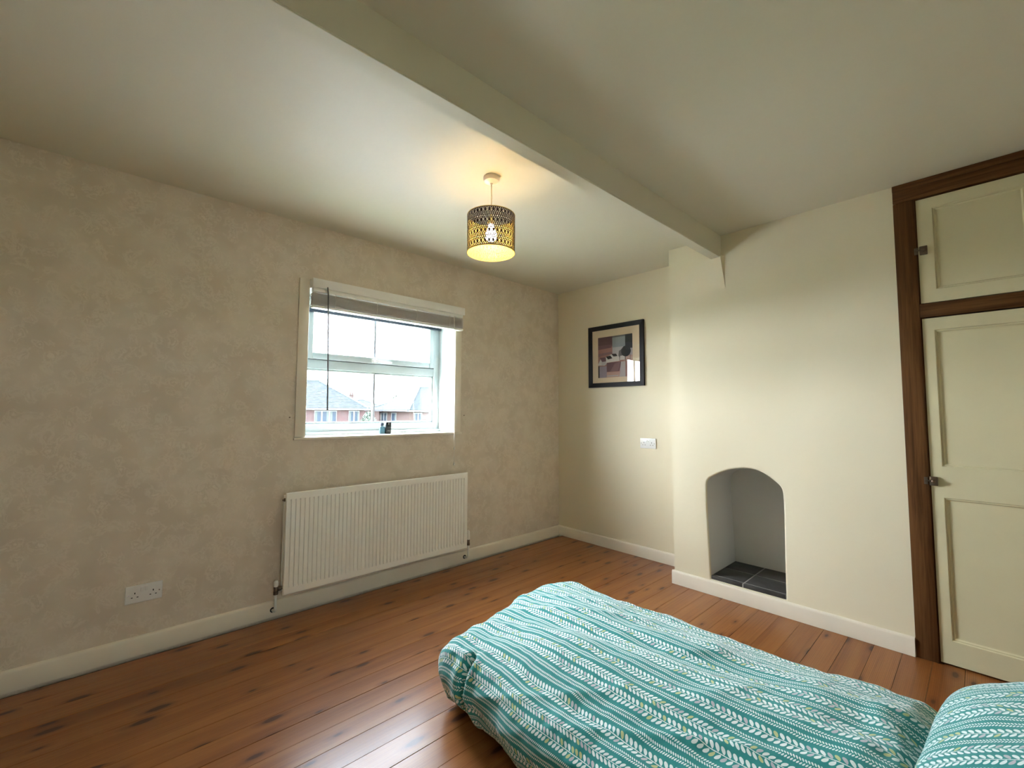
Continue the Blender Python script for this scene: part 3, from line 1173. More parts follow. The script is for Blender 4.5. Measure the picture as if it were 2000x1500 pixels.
# the print: flat colour fields. Coordinates 0..1 (x right, y up)
cols = {'a_maroon': (0.085, 0.035, 0.045), 'b_rose': (0.30, 0.14, 0.12), 'c_bluegrey': (0.22, 0.25, 0.26), 'd_navy': (0.016, 0.018, 0.025),
        'e_pale': (0.40, 0.36, 0.36), 'f_white': (0.50, 0.47, 0.44), 'g_roof': (0.012, 0.006, 0.010), 'h_plum': (0.13, 0.06, 0.075),
        'i_lilac': (0.25, 0.21, 0.26), 'j_pink': (0.44, 0.27, 0.22), 'k_mauve': (0.20, 0.11, 0.12), 'l_grey': (0.11, 0.105, 0.11)}
names = list(cols)
pm = [simple('print_' + n_[2:], cols[n_], 0.85) for n_ in names]
ix = {n_[0]: i for i, n_ in enumerate(names)}
shapes = [
    ('b', [(0, 0), (1, 0), (1, 1), (0, 1)]),
    ('a', [(0, .76), (.43, .76), (.43, 1), (0, 1)]), ('h', [(0, .70), (.40, .72), (.43, .80), (0, .80)]),
    ('k', [(0, .52), (.42, .58), (.42, .62), (0, .60)]),
    ('c', [(.43, .66), (.80, .70), (.80, .97), (.43, .97)]), ('e', [(.43, .50), (.68, .52), (.74, .72), (.43, .72)]),
    ('d', [(.80, .66), (1, .66), (1, 1), (.80, 1)]), ('l', [(.43, .96), (.80, .96), (.80, 1), (.43, 1)]),
    ('l', [(.60, .46), (.76, .46), (.74, .68), (.62, .62)]),
    ('j', [(.76, .36), (1, .36), (1, .50), (.76, .50)]), ('e', [(.88, .50), (1, .50), (1, .66), (.88, .66)]),
    ('f', [(0, .34), (.08, .47), (.26, .44), (.26, .34), (.2, .30), (0, .31)]), ('h', [(.05, .50), (.22, .50), (.27, .40), (.12, .39)]),
    ('e', [(.10, .30), (.26, .33), (.26, .40), (.10, .39)]),
    ('f', [(.24, .36), (.24, .50), (.40, .56), (.56, .56), (.64, .46), (.64, .38), (.40, .37)]),
    ('g', [(.24, .51), (.37, .53), (.43, .46), (.30, .44)]), ('g', [(.40, .57), (.54, .56), (.58, .50), (.46, .50)]),
    ('f', [(.64, .40), (.80, .40), (.80, .50), (.66, .50)]), ('l', [(.63, .40), (.645, .40), (.645, .50), (.63, .50)]),
    ('i', [(.04, 0), (.27, 0), (.27, .28), (.04, .28)]), ('g', [(0, 0), (.04, 0), (.04, .29), (0, .29)]),
    ('h', [(.26, .14), (.62, .14), (.70, .36), (.26, .36)]), ('k', [(.36, .14), (.60, .15), (.66, .36), (.50, .33)]),
    ('e', [(.62, 0), (.80, 0), (.80, .36), (.68, .36)]), ('j', [(.26, 0), (.62, 0), (.66, .13), (.26, .13)]),
    ('e', [(.27, .02), (.60, .02), (.60, .05), (.27, .05)]),
]
cx_, cz_ = .82, .60
circ = [(cx_ + .135 * math.cos(a), cz_ + .13 * math.sin(a)) for a in [2 * PI * i / 24 for i in range(24)]]
shapes.append(('d', circ))
shapes.append(('g', [(.790, .36), (.806, .36), (.806, .50), (.790, .50)]))
shapes.append(('l', [(.93, .40), (.945, .40), (.945, .52), (.93, .52)]))
bm = bmesh.new()
AX0, AX1, AZ0, AZ1 = -0.188, 0.180, -0.200, 0.180
for i, (k_, pts) in enumerate(shapes):
    f = bm.faces.new([bm.verts.new((AX0 + (AX1 - AX0) * a, -0.0102 - i * 0.00004, AZ0 + (AZ1 - AZ0) * b)) for a, b in pts])
    f.material_index = ix[k_]
link('print', bm, pm, pic, recalc=False)

# ------------------------------------------------------------------ slate hearth tiles in the recess
hearth = thing('hearth', 'dark slate tiled base inside the arched recess of the chimney breast', 'hearth', (-0.12, -1.87, 0.1))


def hchild(name, bm, mat, smooth=False):
    bmesh.ops.translate(bm, verts=bm.verts, vec=-Vector(hearth.location))
    return link(name, bm, mat, hearth, smooth)


hchild('mortar_bed', bx(XB + 0.006, 0.098, -2.094, -1.650, 0.1005, 0.1228), 'grout')
yc_ = -1.850
for (a0, a1) in ((XB + 0.010, XB + 0.030), (XB + 0.036, -0.107), (-0.100, 0.096)):
    for (b0, b1) in ((-2.093, yc_ - 0.004), (yc_ + 0.004, -1.651)):
        if a1 - a0 < 0.05:
            hchild('edge_tile', bx(a0 - 0.006, a1, b0, b1, 0.1015, 0.1235, bev=0.002), 'slate', True)
        else:
            hchild('tile', bx(a0, a1, b0, b1, 0.108, 0.1245 + random.uniform(-.0006, .0006), bev=0.002), 'slate', True)

# ------------------------------------------------------------------ built-in cupboard
cup = thing('built_in_cupboard', 'tall cream panelled cupboard with dark wood frame beside chimney breast', 'cupboard', (XB, YC, 0))
cup_loc = Vector((XB, YC, 0))


def cchild(name, bm, mat, smooth=True, parent=None):
    bmesh.ops.translate(bm, verts=bm.verts, vec=-cup_loc)
    return link(name, bm, mat, parent or cup, smooth)


CY1 = -3.215       # far side of the doors
CYE = -3.300       # outer edge of the frame
FX0, FX1 = XB - 0.004, XB + 0.040
cchild('frame_post', bx(FX0, FX1, -2.757, YC, 0.0, 2.352, bev=0.003), 'oak')
cchild('frame_post', bx(FX0, FX1, CYE, CY1, 0.0, 2.352, bev=0.003), 'oak')
cchild('top_rail', bx(FX0, FX1, CYE, YC, 2.353, H - 0.001, bev=0.003), 'oak_rail')
bm = bx(FX0 - 0.008, FX0 + 0.001, CYE, YC, 2.415, H - 0.001, bev=0.003)
cchild('cornice_bead', bm, 'oak_rail')
cchild('middle_rail', bx(FX0, FX1, CY1, -2.757, 1.722, 1.792, bev=0.003), 'oak_rail')
cchild('inner_stop', bx(FX0 + 0.014, FX1 + 0.01, -2.772, -2.757, 0.0, 2.352), 'oak')
cchild('carcass', bx(FX1 + 0.001, 0.12, CYE, YC, 0.0, H - 0.002), 'oak')


def panel_door(y_hi, y_lo, z0, z1, panels, name='door'):
    """cream door, front face towards -x; recessed moulded panels"""
    xf = XB + 0.006
    bm = bmesh.new()
    outer = [(y_hi, z0), (y_lo, z0), (y_lo, z1), (y_hi, z1)]
    holes = [[(p[0], p[2]), (p[1], p[2]), (p[1], p[3]), (p[0], p[3])] for p in panels]
    slab_with_holes(bm, outer, holes, lambda a, b, d: (xf + d, a, b), 0.026)
    d = cchild(name, bm, 'door', False)
    for p in panels:
        bm = bmesh.new()
        prof = [(0.0, 0.001), (0.004, 0.006), (0.008, 0.005), (0.014, 0.012), (0.020, 0.0125)]
        rings = []
        for ins, dep in prof:
            a0, a1, b0, b1 = p[0] - ins, p[1] + ins, p[2] + ins, p[3] - ins
            rings.append([bm.verts.new((xf + dep, a, b)) for a, b in ((a0, b0), (a1, b0), (a1, b1), (a0, b1))])
        for r0, r1 in zip(rings, rings[1:]):
            for i in range(4):
                j = (i + 1) % 4
                bm.faces.new((r0[i], r0[j], r1[j], r1[i]))
        bm.faces.new(rings[-1])
        cchild('door_panel', bm, 'door', False, d)
    return d


def latch(y, z, door, w=0.030, h=0.022):
    bm = bmesh.new()
    box(bm, FX0 - 0.004, XB + 0.006, y - w, y, z - h, z + h, bev=0.0015)       # plate on the door
    box(bm, FX0 - 0.003, FX0 + 0.001, y + 0.006, y + 0.020, z - h * 0.8, z + h * 0.8, bev=0.001)  # keep on the post
    tube(bm, [(FX0 - 0.007, y - w * 0.7, z), (FX0 - 0.008, y + 0.016, z + 0.001)], 0.0035, 8)
    lathe(bm, [(0.0045, FX0 - 0.004), (0.0045, FX0 - 0.012), (0.008, FX0 - 0.016), (0.008, FX0 - 0.021), (0.003, FX0 - 0.024)], 14, (0, y - w * 0.5, z), 'x')
    return cchild('latch', bm, 'nickel', True, door)


YD = -2.7625
du = panel_door(YD, CY1 + 0.002, 1.797, 2.345, [(-2.822, -3.135, 1.862, 2.290)])
dl = panel_door(YD, CY1 + 0.002, 0.010, 1.716, [(-2.806, -3.150, 0.965, 1.655), (-2.806, -3.150, 0.122, 0.812)])
latch(-2.768, 2.072, du)
latch(-2.758, 0.890, dl)
struct(link('wall_east_end', bx(XB, 0.28, YS, CYE - 0.001, -0.02, H + 0.02), 'cream'))

# ------------------------------------------------------------------ pendant lamp
LX, LY = -1.98, -1.262
lamp = thing('pendant_lamp', 'ceiling pendant lamp with a dark pierced drum shade, lit', 'lamp', (LX, LY, H))


def lchild(name, bm, mats, smooth=True, parent=None):
    return link(name, bm, mats, parent or lamp, smooth)


bm = bmesh.new()
lathe(bm, [(0.040, 0.0), (0.0425, -0.004), (0.0425, -0.012), (0.038, -0.024), (0.024, -0.032), (0.008, -0.034), (0.006, -0.040), (0.003, -0.041)], 36)
lchild('ceiling_rose', bm, 'rose')
bm = bmesh.new()
tube(bm, [(0, 0, -0.038), (0.001, 0, -0.10), (0, 0, -0.200)], 0.0032, 8)
lchild('flex', bm, 'rose')
bm = bmesh.new()
lathe(bm, [(0.005, -0.195), (0.010, -0.205), (0.014, -0.220), (0.0175, -0.224), (0.0175, -0.250), (0.015, -0.254)], 24)
hold = lchild('lamp_holder', bm, 'rose')
ZS1, ZS0, RS = 2.240 - H, 2.045 - H, 0.124
# shade: pierced card drum; every cell of the lattice has its own hole
bm = bmesh.new()
pattern = [('dot', .5), ('dot', 0), ('dash', 0), ('dash', 0), ('dot', .5), ('oval', 0), ('dot', .5)]
rows = []
hgt = {'dot': 0.0062, 'dash': 0.0062, 'oval': 0.0115}
seq = []
tot = 0
i = 0
margin = 0.004
while True:
    k_, off = pattern[i % len(pattern)]
    if tot + hgt[k_] > (ZS1 - ZS0) - 2 * margin:
        break
    seq.append((k_, off, hgt[k_]))
    tot += hgt[k_]
    i += 1
sc_ = ((ZS1 - ZS0) - 2 * margin) / tot


def cyl(a, z, r):
    return (r * math.cos(a), r * math.sin(a), z)


def cell(a0, a1, z0, z1, kind, r, mi):
    if kind == 'solid':
        nn = 1
        vs_ = [bm.verts.new(cyl(a, z, r)) for a, z in ((a0, z0), (a1, z0), (a1, z1), (a0, z1))]
        f = bm.faces.new(vs_)
        f.material_index = mi
        return
    am, zm = (a0 + a1) / 2, (z0 + z1) / 2
    if kind == 'dot':
        fx, fz = 0.56, 0.66
    elif kind == 'oval':
        fx, fz = 0.50, 0.80
    else:
        fx, fz = 0.74, 0.46
    da, dz = (a1 - a0) / 2, (z1 - z0) / 2
    outer_ = [(a0, z0), (am, z0), (a1, z0), (a1, zm), (a1, z1), (am, z1), (a0, z1), (a0, zm)]
    if kind == 'dash':
        inn = [(-1, -1), (0, -1), (1, -1), (1, 0), (1, 1), (0, 1), (-1, 1), (-1, 0)]
    else:
        q = 0.70
        inn = [(-q, -q), (0, -1), (q, -q), (1, 0), (q, q), (0, 1), (-q, q), (-1, 0)]
    inn = [(am + a * da * fx, zm + b * dz * fz) for a, b in inn]
    vo_ = [bm.verts.new(cyl(a, z, r)) for a, z in outer_]
    vi_ = [bm.verts.new(cyl(a, z, r)) for a, z in inn]
    for q_ in range(8):
        w_ = (q_ + 1) % 8
        f = bm.faces.new((vo_[q_], vo_[w_], vi_[w_], vi_[q_]))
        f.material_index = mi


NC = 76
for r_, mi in ((RS, 0), (RS - 0.0012, 1)):
    z = ZS0
    for q_ in range(NC):
        a0 = 2 * PI * q_ / NC
        cell(a0, a0 + 2 * PI / NC, z, z + margin, 'solid', r_, mi)
    z += margin
    for k_, off, h_ in seq:
        h_ *= sc_
        if k_ == 'dash':
            n_ = NC // 2
            for q_ in range(n_):
                a0 = 2 * PI * q_ / n_
                wd = 2 * PI / n_
                cell(a0, a0 + wd * 0.64, z, z + h_, 'dash', r_, mi)
                cell(a0 + wd * 0.64, a0 + wd, z, z + h_, 'solid', r_, mi)
        else:
            for q_ in range(NC):
                a0 = 2 * PI * (q_ + off) / NC
                cell(a0, a0 + 2 * PI / NC, z, z + h_, k_, r_, mi)
        z += h_
    for q_ in range(NC):
        a0 = 2 * PI * q_ / NC
        cell(a0, a0 + 2 * PI / NC, z, ZS1, 'solid', r_, mi)
shade = link('lamp_shade', bm, ['shade_out', 'shade_in'], lamp, False, recalc=False)
bm = bmesh.new()
for z in (ZS0, ZS1):
    lathe(bm, [(RS + 0.0008, z - 0.0015), (RS + 0.0008, z + 0.0015), (RS - 0.0022, z + 0.0015), (RS - 0.0022, z - 0.0015), (RS + 0.0008, z - 0.0015)], 76, cap=False)
islands(link('shade_rim', bm, 'shade_in', shade))
bm = bmesh.new()
for q_ in range(3):
    a = 2 * PI * q_ / 3 + 0.5
    tube(bm, [(0.018 * math.cos(a), 0.018 * math.sin(a), -0.226), (RS * math.cos(a), RS * math.sin(a), ZS1)], 0.0014, 6)
islands(link('shade_spider', bm, 'white', shade))
bm = bmesh.new()
ZBL = -0.312
lathe(bm, [(0.013, ZBL + 0.062), (0.014, ZBL + 0.045), (0.022, ZBL + 0.026), (0.029, ZBL + 0.008), (0.030, ZBL - 0.006), (0.026, ZBL - 0.018), (0.015, ZBL - 0.027), (0.003, ZBL - 0.030)], 24)
bulb = link('bulb', bm, 'bulb', lamp, True)
LL = bpy.data.lights.new('bulb_light', 'POINT')
LL.energy = 2.1
LL.color = (1.0, 0.47, 0.15)
LL.shadow_soft_size = 0.022
lo = bpy.data.objects.new('bulb_light', LL)
C.objects.link(lo)
lo.parent = lamp
lo.location = (0, 0, ZBL)
bulb.visible_shadow = True
M_['bulb'].cycles.emission_sampling = 'NONE'

# ------------------------------------------------------------------ things on the sill
bot = thing('perfume_bottle', 'small blue-grey glass bottle with a dark cap on the window sill', 'bottle', (-1.895, 0.075, WZ0 + 0.0005))
t = NT('blue_grey_glass')
t.base((0.10, 0.22, 0.28))
t.set(Roughness=0.08)
t.b.inputs['Transmission Weight'].default_value = 0.5
M_['bglass'] = t.m
bm = bmesh.new()
rings = []
for z, w, d in ((0, .021, .013), (.006, .0235, .0145), (.04, .021, .013), (.052, .018, .012), (.056, .010, .009)):
    ring = []
    for a in range(16):
        th = 2 * PI * a / 16
        cs, sn = math.cos(th), math.sin(th)
        ring.append(bm.verts.new((w * math.copysign(abs(cs) ** .6, cs), d * math.copysign(abs(sn) ** .6, sn), z)))
    rings.append(ring)
for a, b in zip(rings, rings[1:]):
    for i in range(16):
        bm.faces.new((a[i], a[(i + 1) % 16], b[(i + 1) % 16], b[i]))
bm.faces.new(rings[0])
bm.faces.new(rings[-1])
link('glass_body', bm, 'bglass', bot, True)
bm = lathe(bmesh.new(), [(0.006, 0.055), (0.006, 0.060), (0.0125, 0.060), (0.0125, 0.080), (0.011, 0.082)], 18)
link('cap', bm, 'navy', bot, True)
bxo = thing('black_box', 'small upright black box with a pale mark on the window sill', 'box', (-1.851, 0.072, WZ0 + 0.0005))
bm = bx(-0.0205, 0.0205, -0.016, 0.016, 0, 0.088, bev=0.0025)
link('carton', bm, simple('black_card', (0.012, 0.018, 0.022), 0.3), bxo, True)
bm = bmesh.new()
bm.faces.new([bm.verts.new(p) for p in ((-0.003, -0.0163, 0.066), (0.003, -0.0163, 0.066), (0.004, -0.0163, 0.080), (-0.004, -0.0163, 0.080))])
bm.faces.new([bm.verts.new(p) for p in ((-0.010, -0.0163, 0.022), (0.010, -0.0163, 0.022), (0.010, -0.0163, 0.024), (-0.010, -0.0163, 0.024))])
islands(link('printed_mark', bm, simple('pale_print', (0.35, 0.36, 0.34), 0.5), bxo, recalc=False))

# ------------------------------------------------------------------ bed, duvet, pillow
bed = thing('bed', 'low dark single bed under the teal leaf patterned duvet', 'bed', (-1.86, -2.3, 0))
bm = bx(-0.36, 0.37, -0.95, 0.72, 0.0, 0.075, bev=0.01)
link('base', bm, 'mattress', bed, True)
bm = bx(-0.37, 0.38, -0.98, 0.74, 0.076, 0.205, bev=0.04, seg=4)
link('mattress', bm, 'mattress', bed, True)


def sstep(a, b, x):
    t_ = max(0, min(1, (x - a) / (b - a)))
    return t_ * t_ * (3 - 2 * t_)


def fbm(p, o=3):
    s, a = 0, 1
    for _ in range(o):
        s += a * noise.noise(p)
        p = p * 2.03
        a *= 0.5
    return s


# inner flat rectangle of the puffy edge
IX0, IX1, IY1, IY0 = -2.235, -1.480, -1.375, -2.80
EA, EB = 0.130, 0.125
TH = 2.75
DM = (EA + EB) / 2 * TH


def duvet_point(u, v):
    cu = min(max(u, IX0), IX1)
    cv = min(v, IY1)
    dx, dy = u - cu, v - cv
    d = math.hypot(dx, dy)
    # doming of the filling
    xn = (cu - (IX0 + IX1) / 2) / ((IX1 - IX0) / 2)
    yn = max(0, (cv - (IY1 - 0.5)) / 0.5)
    dome = 0.072 * (1 - abs(xn) ** 2.2) * (1 - 0.35 * yn ** 2) + 0.012
    dome += 0.026 * sstep(-2.35, -2.80, v)
    ztop = 0.268 + dome
    hs = 0
    if d > 0:
        dd = min(d, DM)
        th = dd / DM * TH
        nx, ny = dx / d, dy / d
        eh = EA * math.sin(th)
        drop = EB * (1 - math.cos(th))
        P = Vector((cu + nx * eh, cv + ny * eh, ztop - drop))
        N = Vector((nx * math.sin(th), ny * math.sin(th), math.cos(th)))
    else:
        P = Vector((cu, cv, ztop))
        N = Vector((0, 0, 1))
    # soft wrinkles: long diagonal folds + puckers
    q = Vector((u * 3.4 + v * 1.3, v * 1.25 - u * 0.4, 0.3))
    w = 0.016 * fbm(q, 2)
    rg = 1 - abs(noise.noise(Vector((u * 5.5 + v * 2.4, v * 1.3 - u * 1.2, 4.2))) * 2)
    w += 0.010 * max(0, rg) ** 3
    w += 0.007 * noise.noise(Vector((u * 13, v * 8, 2)))
    w += 0.0025 * noise.noise(Vector((u * 30, v * 26, 7)))
    # rumples where it meets the pillow
    w += 0.011 * sstep(-2.6, -2.8, v) * noise.noise(Vector((u * 8, v * 16, 9)))
    # shallow valleys
    w -= 0.018 * math.exp(-((u + 1.86 + 0.22 * (v + 2.0)) / 0.05) ** 2) * sstep(-1.5, -1.7, v) * (1 - sstep(-2.3, -2.6, v))
    P += N * w
    # pleat in the near side close to the foot corner
    if u < IX0 - 0.02:
        g = sstep(0.02, 0.09, IX0 - u)
        yy = v + 1.475 + 0.03 * (IX0 - u)
        pl = -0.042 * math.exp(-(yy / 0.014) ** 2) + 0.014 * math.exp(-((yy + 0.035) / 0.022) ** 2) + 0.010 * math.exp(-((yy - 0.04) / 0.03) ** 2)
        P += N * pl * g
    lat = (u + 1.86) / 0.38
    foot = sstep(-2.3, -1.4, v)
    P.y += 0.045 * max(-1.6, min(1.6, lat)) * foot - 0.012 * foot
    P.z -= 0.030 * math.exp(-((lat + 0.35) / 0.6) ** 2) * sstep(-1.80, -1.40, v)
    P.x += 0.012 * sstep(0.6, 1.1, lat)
    if lat < 0:
        P.x += (0.008 * sstep(-1.62, -1.38, v) - 0.022 * sstep(-1.60, -1.85, v)) * min(1, -lat)
    P.z -= 0.008 * foot + 0.035 * sstep(-2.76, -2.85, v)
    P.z = max(P.z, 0.035)
    return P


bm = bmesh.new()
uvl = bm.loops.layers.uv.new('UVMap')
nu, nv = 190, 300
U0, U1, V0, V1 = IX0 - DM, IX1 + DM, IY0 - 0.05, IY1 + DM
grid = []
for i in range(nu + 1):
    row = []
    for j in range(nv + 1):
        u = U0 + (U1 - U0) * i / nu
        v = V0 + (V1 - V0) * j / nv
        row.append((bm.verts.new(duvet_point(u, v)), u, v))
    grid.append(row)
for i in range(nu):
    for j in range(nv):
        cs = [grid[i][j], grid[i + 1][j], grid[i + 1][j + 1], grid[i][j + 1]]
        uu = sum(c[1] for c in cs) / 4
        vv_ = sum(c[2] for c in cs) / 4
        cu = min(max(uu, IX0), IX1)
        cv = min(vv_, IY1)
        if math.hypot(uu - cu, vv_ - cv) > DM * 1.03:
            continue
        f = bm.faces.new([c[0] for c in cs])
        for lp, c in zip(f.loops, cs):
            lp[uvl].uv = (c[1] + 5.115, c[2] + 5)
loose = [v for v in bm.verts if not v.link_faces]
bmesh.ops.delete(bm, geom=loose, context='VERTS')
duv = link('duvet', bm, 'duvet', None, False, recalc=False)
for p in duv.data.polygons:
    p.use_smooth = True
tag(duv, 'teal duvet printed with rows of white leaves spread over the low bed', 'duvet')

# pillows
def pillow_mesh(PA, PB, PT, du, sd):
    bm = bmesh.new()
    uvl = bm.loops.layers.uv.new('UVMap')
    n1, n2 = 64, 48
    for side in (1, -1):
        g = []
        for i in range(n1 + 1):
            row = []
            for j in range(n2 + 1):
                a, b = -1 + 2 * i / n1, -1 + 2 * j / n2
                e = max(0.0, (1 - abs(a) ** 3.2)) ** 0.55 * max(0.0, (1 - abs(b) ** 2.8)) ** 0.55
                pin = 1 - 0.055 * (1 - abs(a * b)) * (max(abs(a), abs(b)) ** 8)
                x = PA * a * pin
                y_ = PB * b * pin
                z_ = side * PT * e + (0.004 * fbm(Vector((x * 9, y_ * 9, side + sd)), 3)) * (e ** 0.5) + 0.010 * e * noise.noise(Vector((x * 4, y_ * 7, 3 + sd)))
                row.append((bm.verts.new((x, y_, z_)), x, y_))
            g.append(row)
        for i in range(n1):
            for j in range(n2):
                cs = [g[i][j], g[i + 1][j], g[i + 1][j + 1], g[i][j + 1]]
                if side < 0:
                    cs.reverse()
                f = bm.faces.new([c[0] for c in cs])
                for lp, c in zip(f.loops, cs):
                    lp[uvl].uv = (c[1] * 1.12 + 3.0 + du, c[2] * 1.22 + 1 + 0.3 * side)
    bmesh.ops.remove_doubles(bm, verts=bm.verts, dist=0.0005)
    o = link('pillow', bm, 'duvet', None, False, recalc=False)
    for p in o.data.polygons:
        p.use_smooth = True
    return o


pil = pillow_mesh(0.37, 0.25, 0.105, 0, 0)
pil.location = (-1.915, -3.052, 0.497)
pil.rotation_euler = (math.radians(-24), math.radians(2), math.radians(-4))
tag(pil, 'plump teal leaf-print pillow at the head of the bed', 'pillow')
low = pillow_mesh(0.36, 0.21, 0.050, 0.07, 5)
low.location = (-1.80, -3.07, 0.268)
low.rotation_euler = (0, 0, math.radians(2))
tag(low, 'flatter teal leaf-print pillow mostly hidden beneath the plump pillow', 'pillow')

# ------------------------------------------------------------------ outside: street and houses
GZ = -3.6
tg = NT('street_ground')
tv = tg.coords()
tg.base(tg.mix(tg.ramp(tg.noise(tv, 0.15, 3), [(0.42, 0.0), (0.55, 1.0)]), (0.42, 0.41, 0.39), (0.20, 0.24, 0.14)))
tg.set(Roughness=0.95)
M_['street'] = tg.m
struct(link('ground', bx(-90, 110, 0.6, 130, GZ - 0.3, GZ), 'street'))
struct(link('ground_rear', bx(-60, 60, -90, YS - 0.6, GZ - 0.3, GZ), 'street'))
M_['brickw'] = brick_far('red_brick', (0.026, 0.014, 0.014), (0.034, 0.028, 0.028))
M_['brickw2'] = brick_far('orange_brick', (0.026, 0.016, 0.014), (0.034, 0.028, 0.027))


def roof_mat(name, col):
    t = NT(name)
    v = t.coords()
    s3 = t.n('ShaderNodeSeparateXYZ')
    t.l(v, s3.inputs[0])
    fr_ = t.math('FRACT', t.math('DIVIDE', s3.outputs[2], 0.145))
    line = t.ramp(fr_, [(0.0, 0.0), (0.30, 0.0), (0.36, 1.0), (1.0, 1.0)])
    n_ = t.noise(v, 3, 4)
    c = t.mix(line, tuple(x * 0.4 for x in col), col)
    t.base(t.mix(t.ramp(n_, [(0.4, 0.0), (0.7, 0.45)]), c, tuple(x * 1.5 for x in col)))
    t.set(Roughness=0.95)
    t.b.inputs['Specular IOR Level'].default_value = 0.04
    return t.m


M_['roof'] = roof_mat('grey_roof_tiles', (0.0150, 0.0178, 0.0195))
M_['roof2'] = roof_mat('grey_green_roof_tiles', (0.0150, 0.0182, 0.0190))
M_['wframe'] = simple('house_window_white', (0.07, 0.07, 0.07), 0.5)
M_['wdark'] = simple('house_window_pane', (0.010, 0.016, 0.024), 0.15)
M_['curtain'] = simple('house_curtain', (0.034, 0.04, 0.038), 0.9)
for k_ in ('wframe', 'wdark', 'curtain'):
    M_[k_].node_tree.nodes['Principled BSDF'].inputs['Specular IOR Level'].default_value = 0.1
M_['gutter'] = simple('dark_gutter', (0.012, 0.014, 0.018), 0.6)
M_['fascia'] = simple('white_fascia', (0.06, 0.06, 0.06), 0.6)


def hip_house(name, label, origin, ang, L, D, eave, ridge, wallm, roofm, wins, group='brick houses across the street'):
    """local frame: x along the front wall, y to the back, z up from the ground; front wall at y=0"""
    h = thing(name, label, 'house', (origin[0], origin[1], GZ), ang, group)
    e = eave - GZ
    r = ridge - GZ
    link('brick_wall', bx(0, L, 0, D, 0, e), wallm, h)
    bm = bmesh.new()
    ov = 0.35
    a = [bm.verts.new(p) for p in ((-ov, -ov, e), (L + ov, -ov, e), (L + ov, D + ov, e), (-ov, D + ov, e))]
    run = D / 2 + ov
    lo_ = [bm.verts.new(p) for p in ((-ov, -ov, e - 0.06), (L + ov, -ov, e - 0.06), (L + ov, D + ov, e - 0.06), (-ov, D + ov, e - 0.06))]
    if L > D:
        q = [bm.verts.new((D / 2, D / 2, r)), bm.verts.new((L - D / 2, D / 2, r))]
    else:
        q = [bm.verts.new((L / 2 - 0.01, D / 2, r)), bm.verts.new((L / 2 + 0.01, D / 2, r))]
    bm.faces.new((a[0], a[1], q[1], q[0]))
    bm.faces.new((a[1], a[2], q[1]))
    bm.faces.new((a[2], a[3], q[0], q[1]))
    bm.faces.new((a[3], a[0], q[0]))
    for i in range(4):
        j = (i + 1) % 4
        bm.faces.new((a[i], a[j], lo_[j], lo_[i]))
    bm.faces.new(lo_)
    roof = link('hipped_roof', bm, roofm, h)
    bm = bmesh.new()
    for p0, p1 in ((a_, b_) for a_, b_ in (((-ov, -ov, e), (D / 2, D / 2, r)), ((L + ov, -ov, e), (L - D / 2, D / 2, r)), ((D / 2, D / 2, r), (L - D / 2, D / 2, r)))):
        tube(bm, [p0, p1], 0.11, 6)
    islands(link('ridge_tile', bm, 'curtain', roof), 'ridge_tile')
    bm = bmesh.new()
    box(bm, -ov, L + ov, -ov - 0.10, -ov, e - 0.12, e - 0.01)
    box(bm, -ov - 0.10, -ov, -ov, D + ov, e - 0.12, e - 0.01)
    box(bm, L + ov, L + ov + 0.10, -ov, D + ov, e - 0.12, e - 0.01)
    islands(link('gutter', bm, 'gutter', h))
    bm = bmesh.new()
    box(bm, -ov, L + ov, -ov, 0.0, e - 0.16, e - 0.06)
    link('soffit', bm, 'fascia', h)
    for (face, s0, s1, z0, z1, lights) in wins:
        z0, z1 = z0 - GZ, z1 - GZ
        bm = bmesh.new()

        def put(b0, b1, c0, c1, d0, d1):
            if face == 'f':
                box(bm, b0, b1, -d1, -d0, c0, c1)
            elif face == 'l':
                box(bm, -d1, -d0, b0, b1, c0, c1)
            else:
                box(bm, L + d0, L + d1, b0, b1, c0, c1)
        w_ = (s1 - s0) / lights
        put(s0, s1, z0 - 0.08, z0, -0.02, 0.08)
        put(s0, s1, z1 - 0.08, z1, -0.02, 0.05)
        for i in range(lights + 1):
            x = s0 + i * w_
            put(max(s0, x - 0.06), min(s1, x + 0.06), z0, z1 - 0.08, -0.02, 0.05)
        fr_ = link('window', bm, 'wframe', h)
        for i in range(lights):
            bm = bmesh.new()
            put(s0 + i * w_ + 0.06, s0 + (i + 1) * w_ - 0.06, z0, z1 - 0.08, -0.01, 0.012)
            link('pane', bm, 'wdark', fr_)
            bm = bmesh.new()
            cc = s0 + i * w_ + (0.08 if i % 2 == 0 else w_ * 0.62)
            put(cc, cc + w_ * 0.26, z0 + 0.02, z1 - 0.1, 0.013, 0.018)
            link('curtain', bm, 'curtain', fr_)
    return h


def frame_pt(az, D, s, back=0.0):
    a = math.radians(az)
    return (-3.4027 + (D + back) * math.sin(a) + s * math.cos(a), -2.9533 + (D + back) * math.cos(a) - s * math.sin(a))


# left house: front wall square to the view, right corner at s = 2.35
a1 = -math.radians(21)
L1 = 11.0
p = frame_pt(21, 40.3, 2.33 - L1)
hip_house('house', 'brick house with big grey hipped roof seen through left of the window', p, a1, L1, 7.6, 1.47, 4.02, 'brickw', 'roof',
          [('f', L1 - 3.97, L1 - 2.20, 0.33, 1.26, 3), ('f', L1 - 1.27, L1 - 0.38, 0.33, 1.26, 2)])
# right house: corner towards us
p = frame_pt(28, 40, 1.25)
hip_house('house', 'brick house with hipped roof seen through right of the window, corner towards us', p, math.radians(-28 + 30), 9.0, 5.5, 1.33, 3.62, 'brickw2', 'roof2',
          [('l', 3.9, 5.1, 0.30, 1.10, 2), ('l', 2.2, 3.1, 0.30, 1.10, 1), ('f', 0.45, 1.30, 0.30, 1.10, 2)])
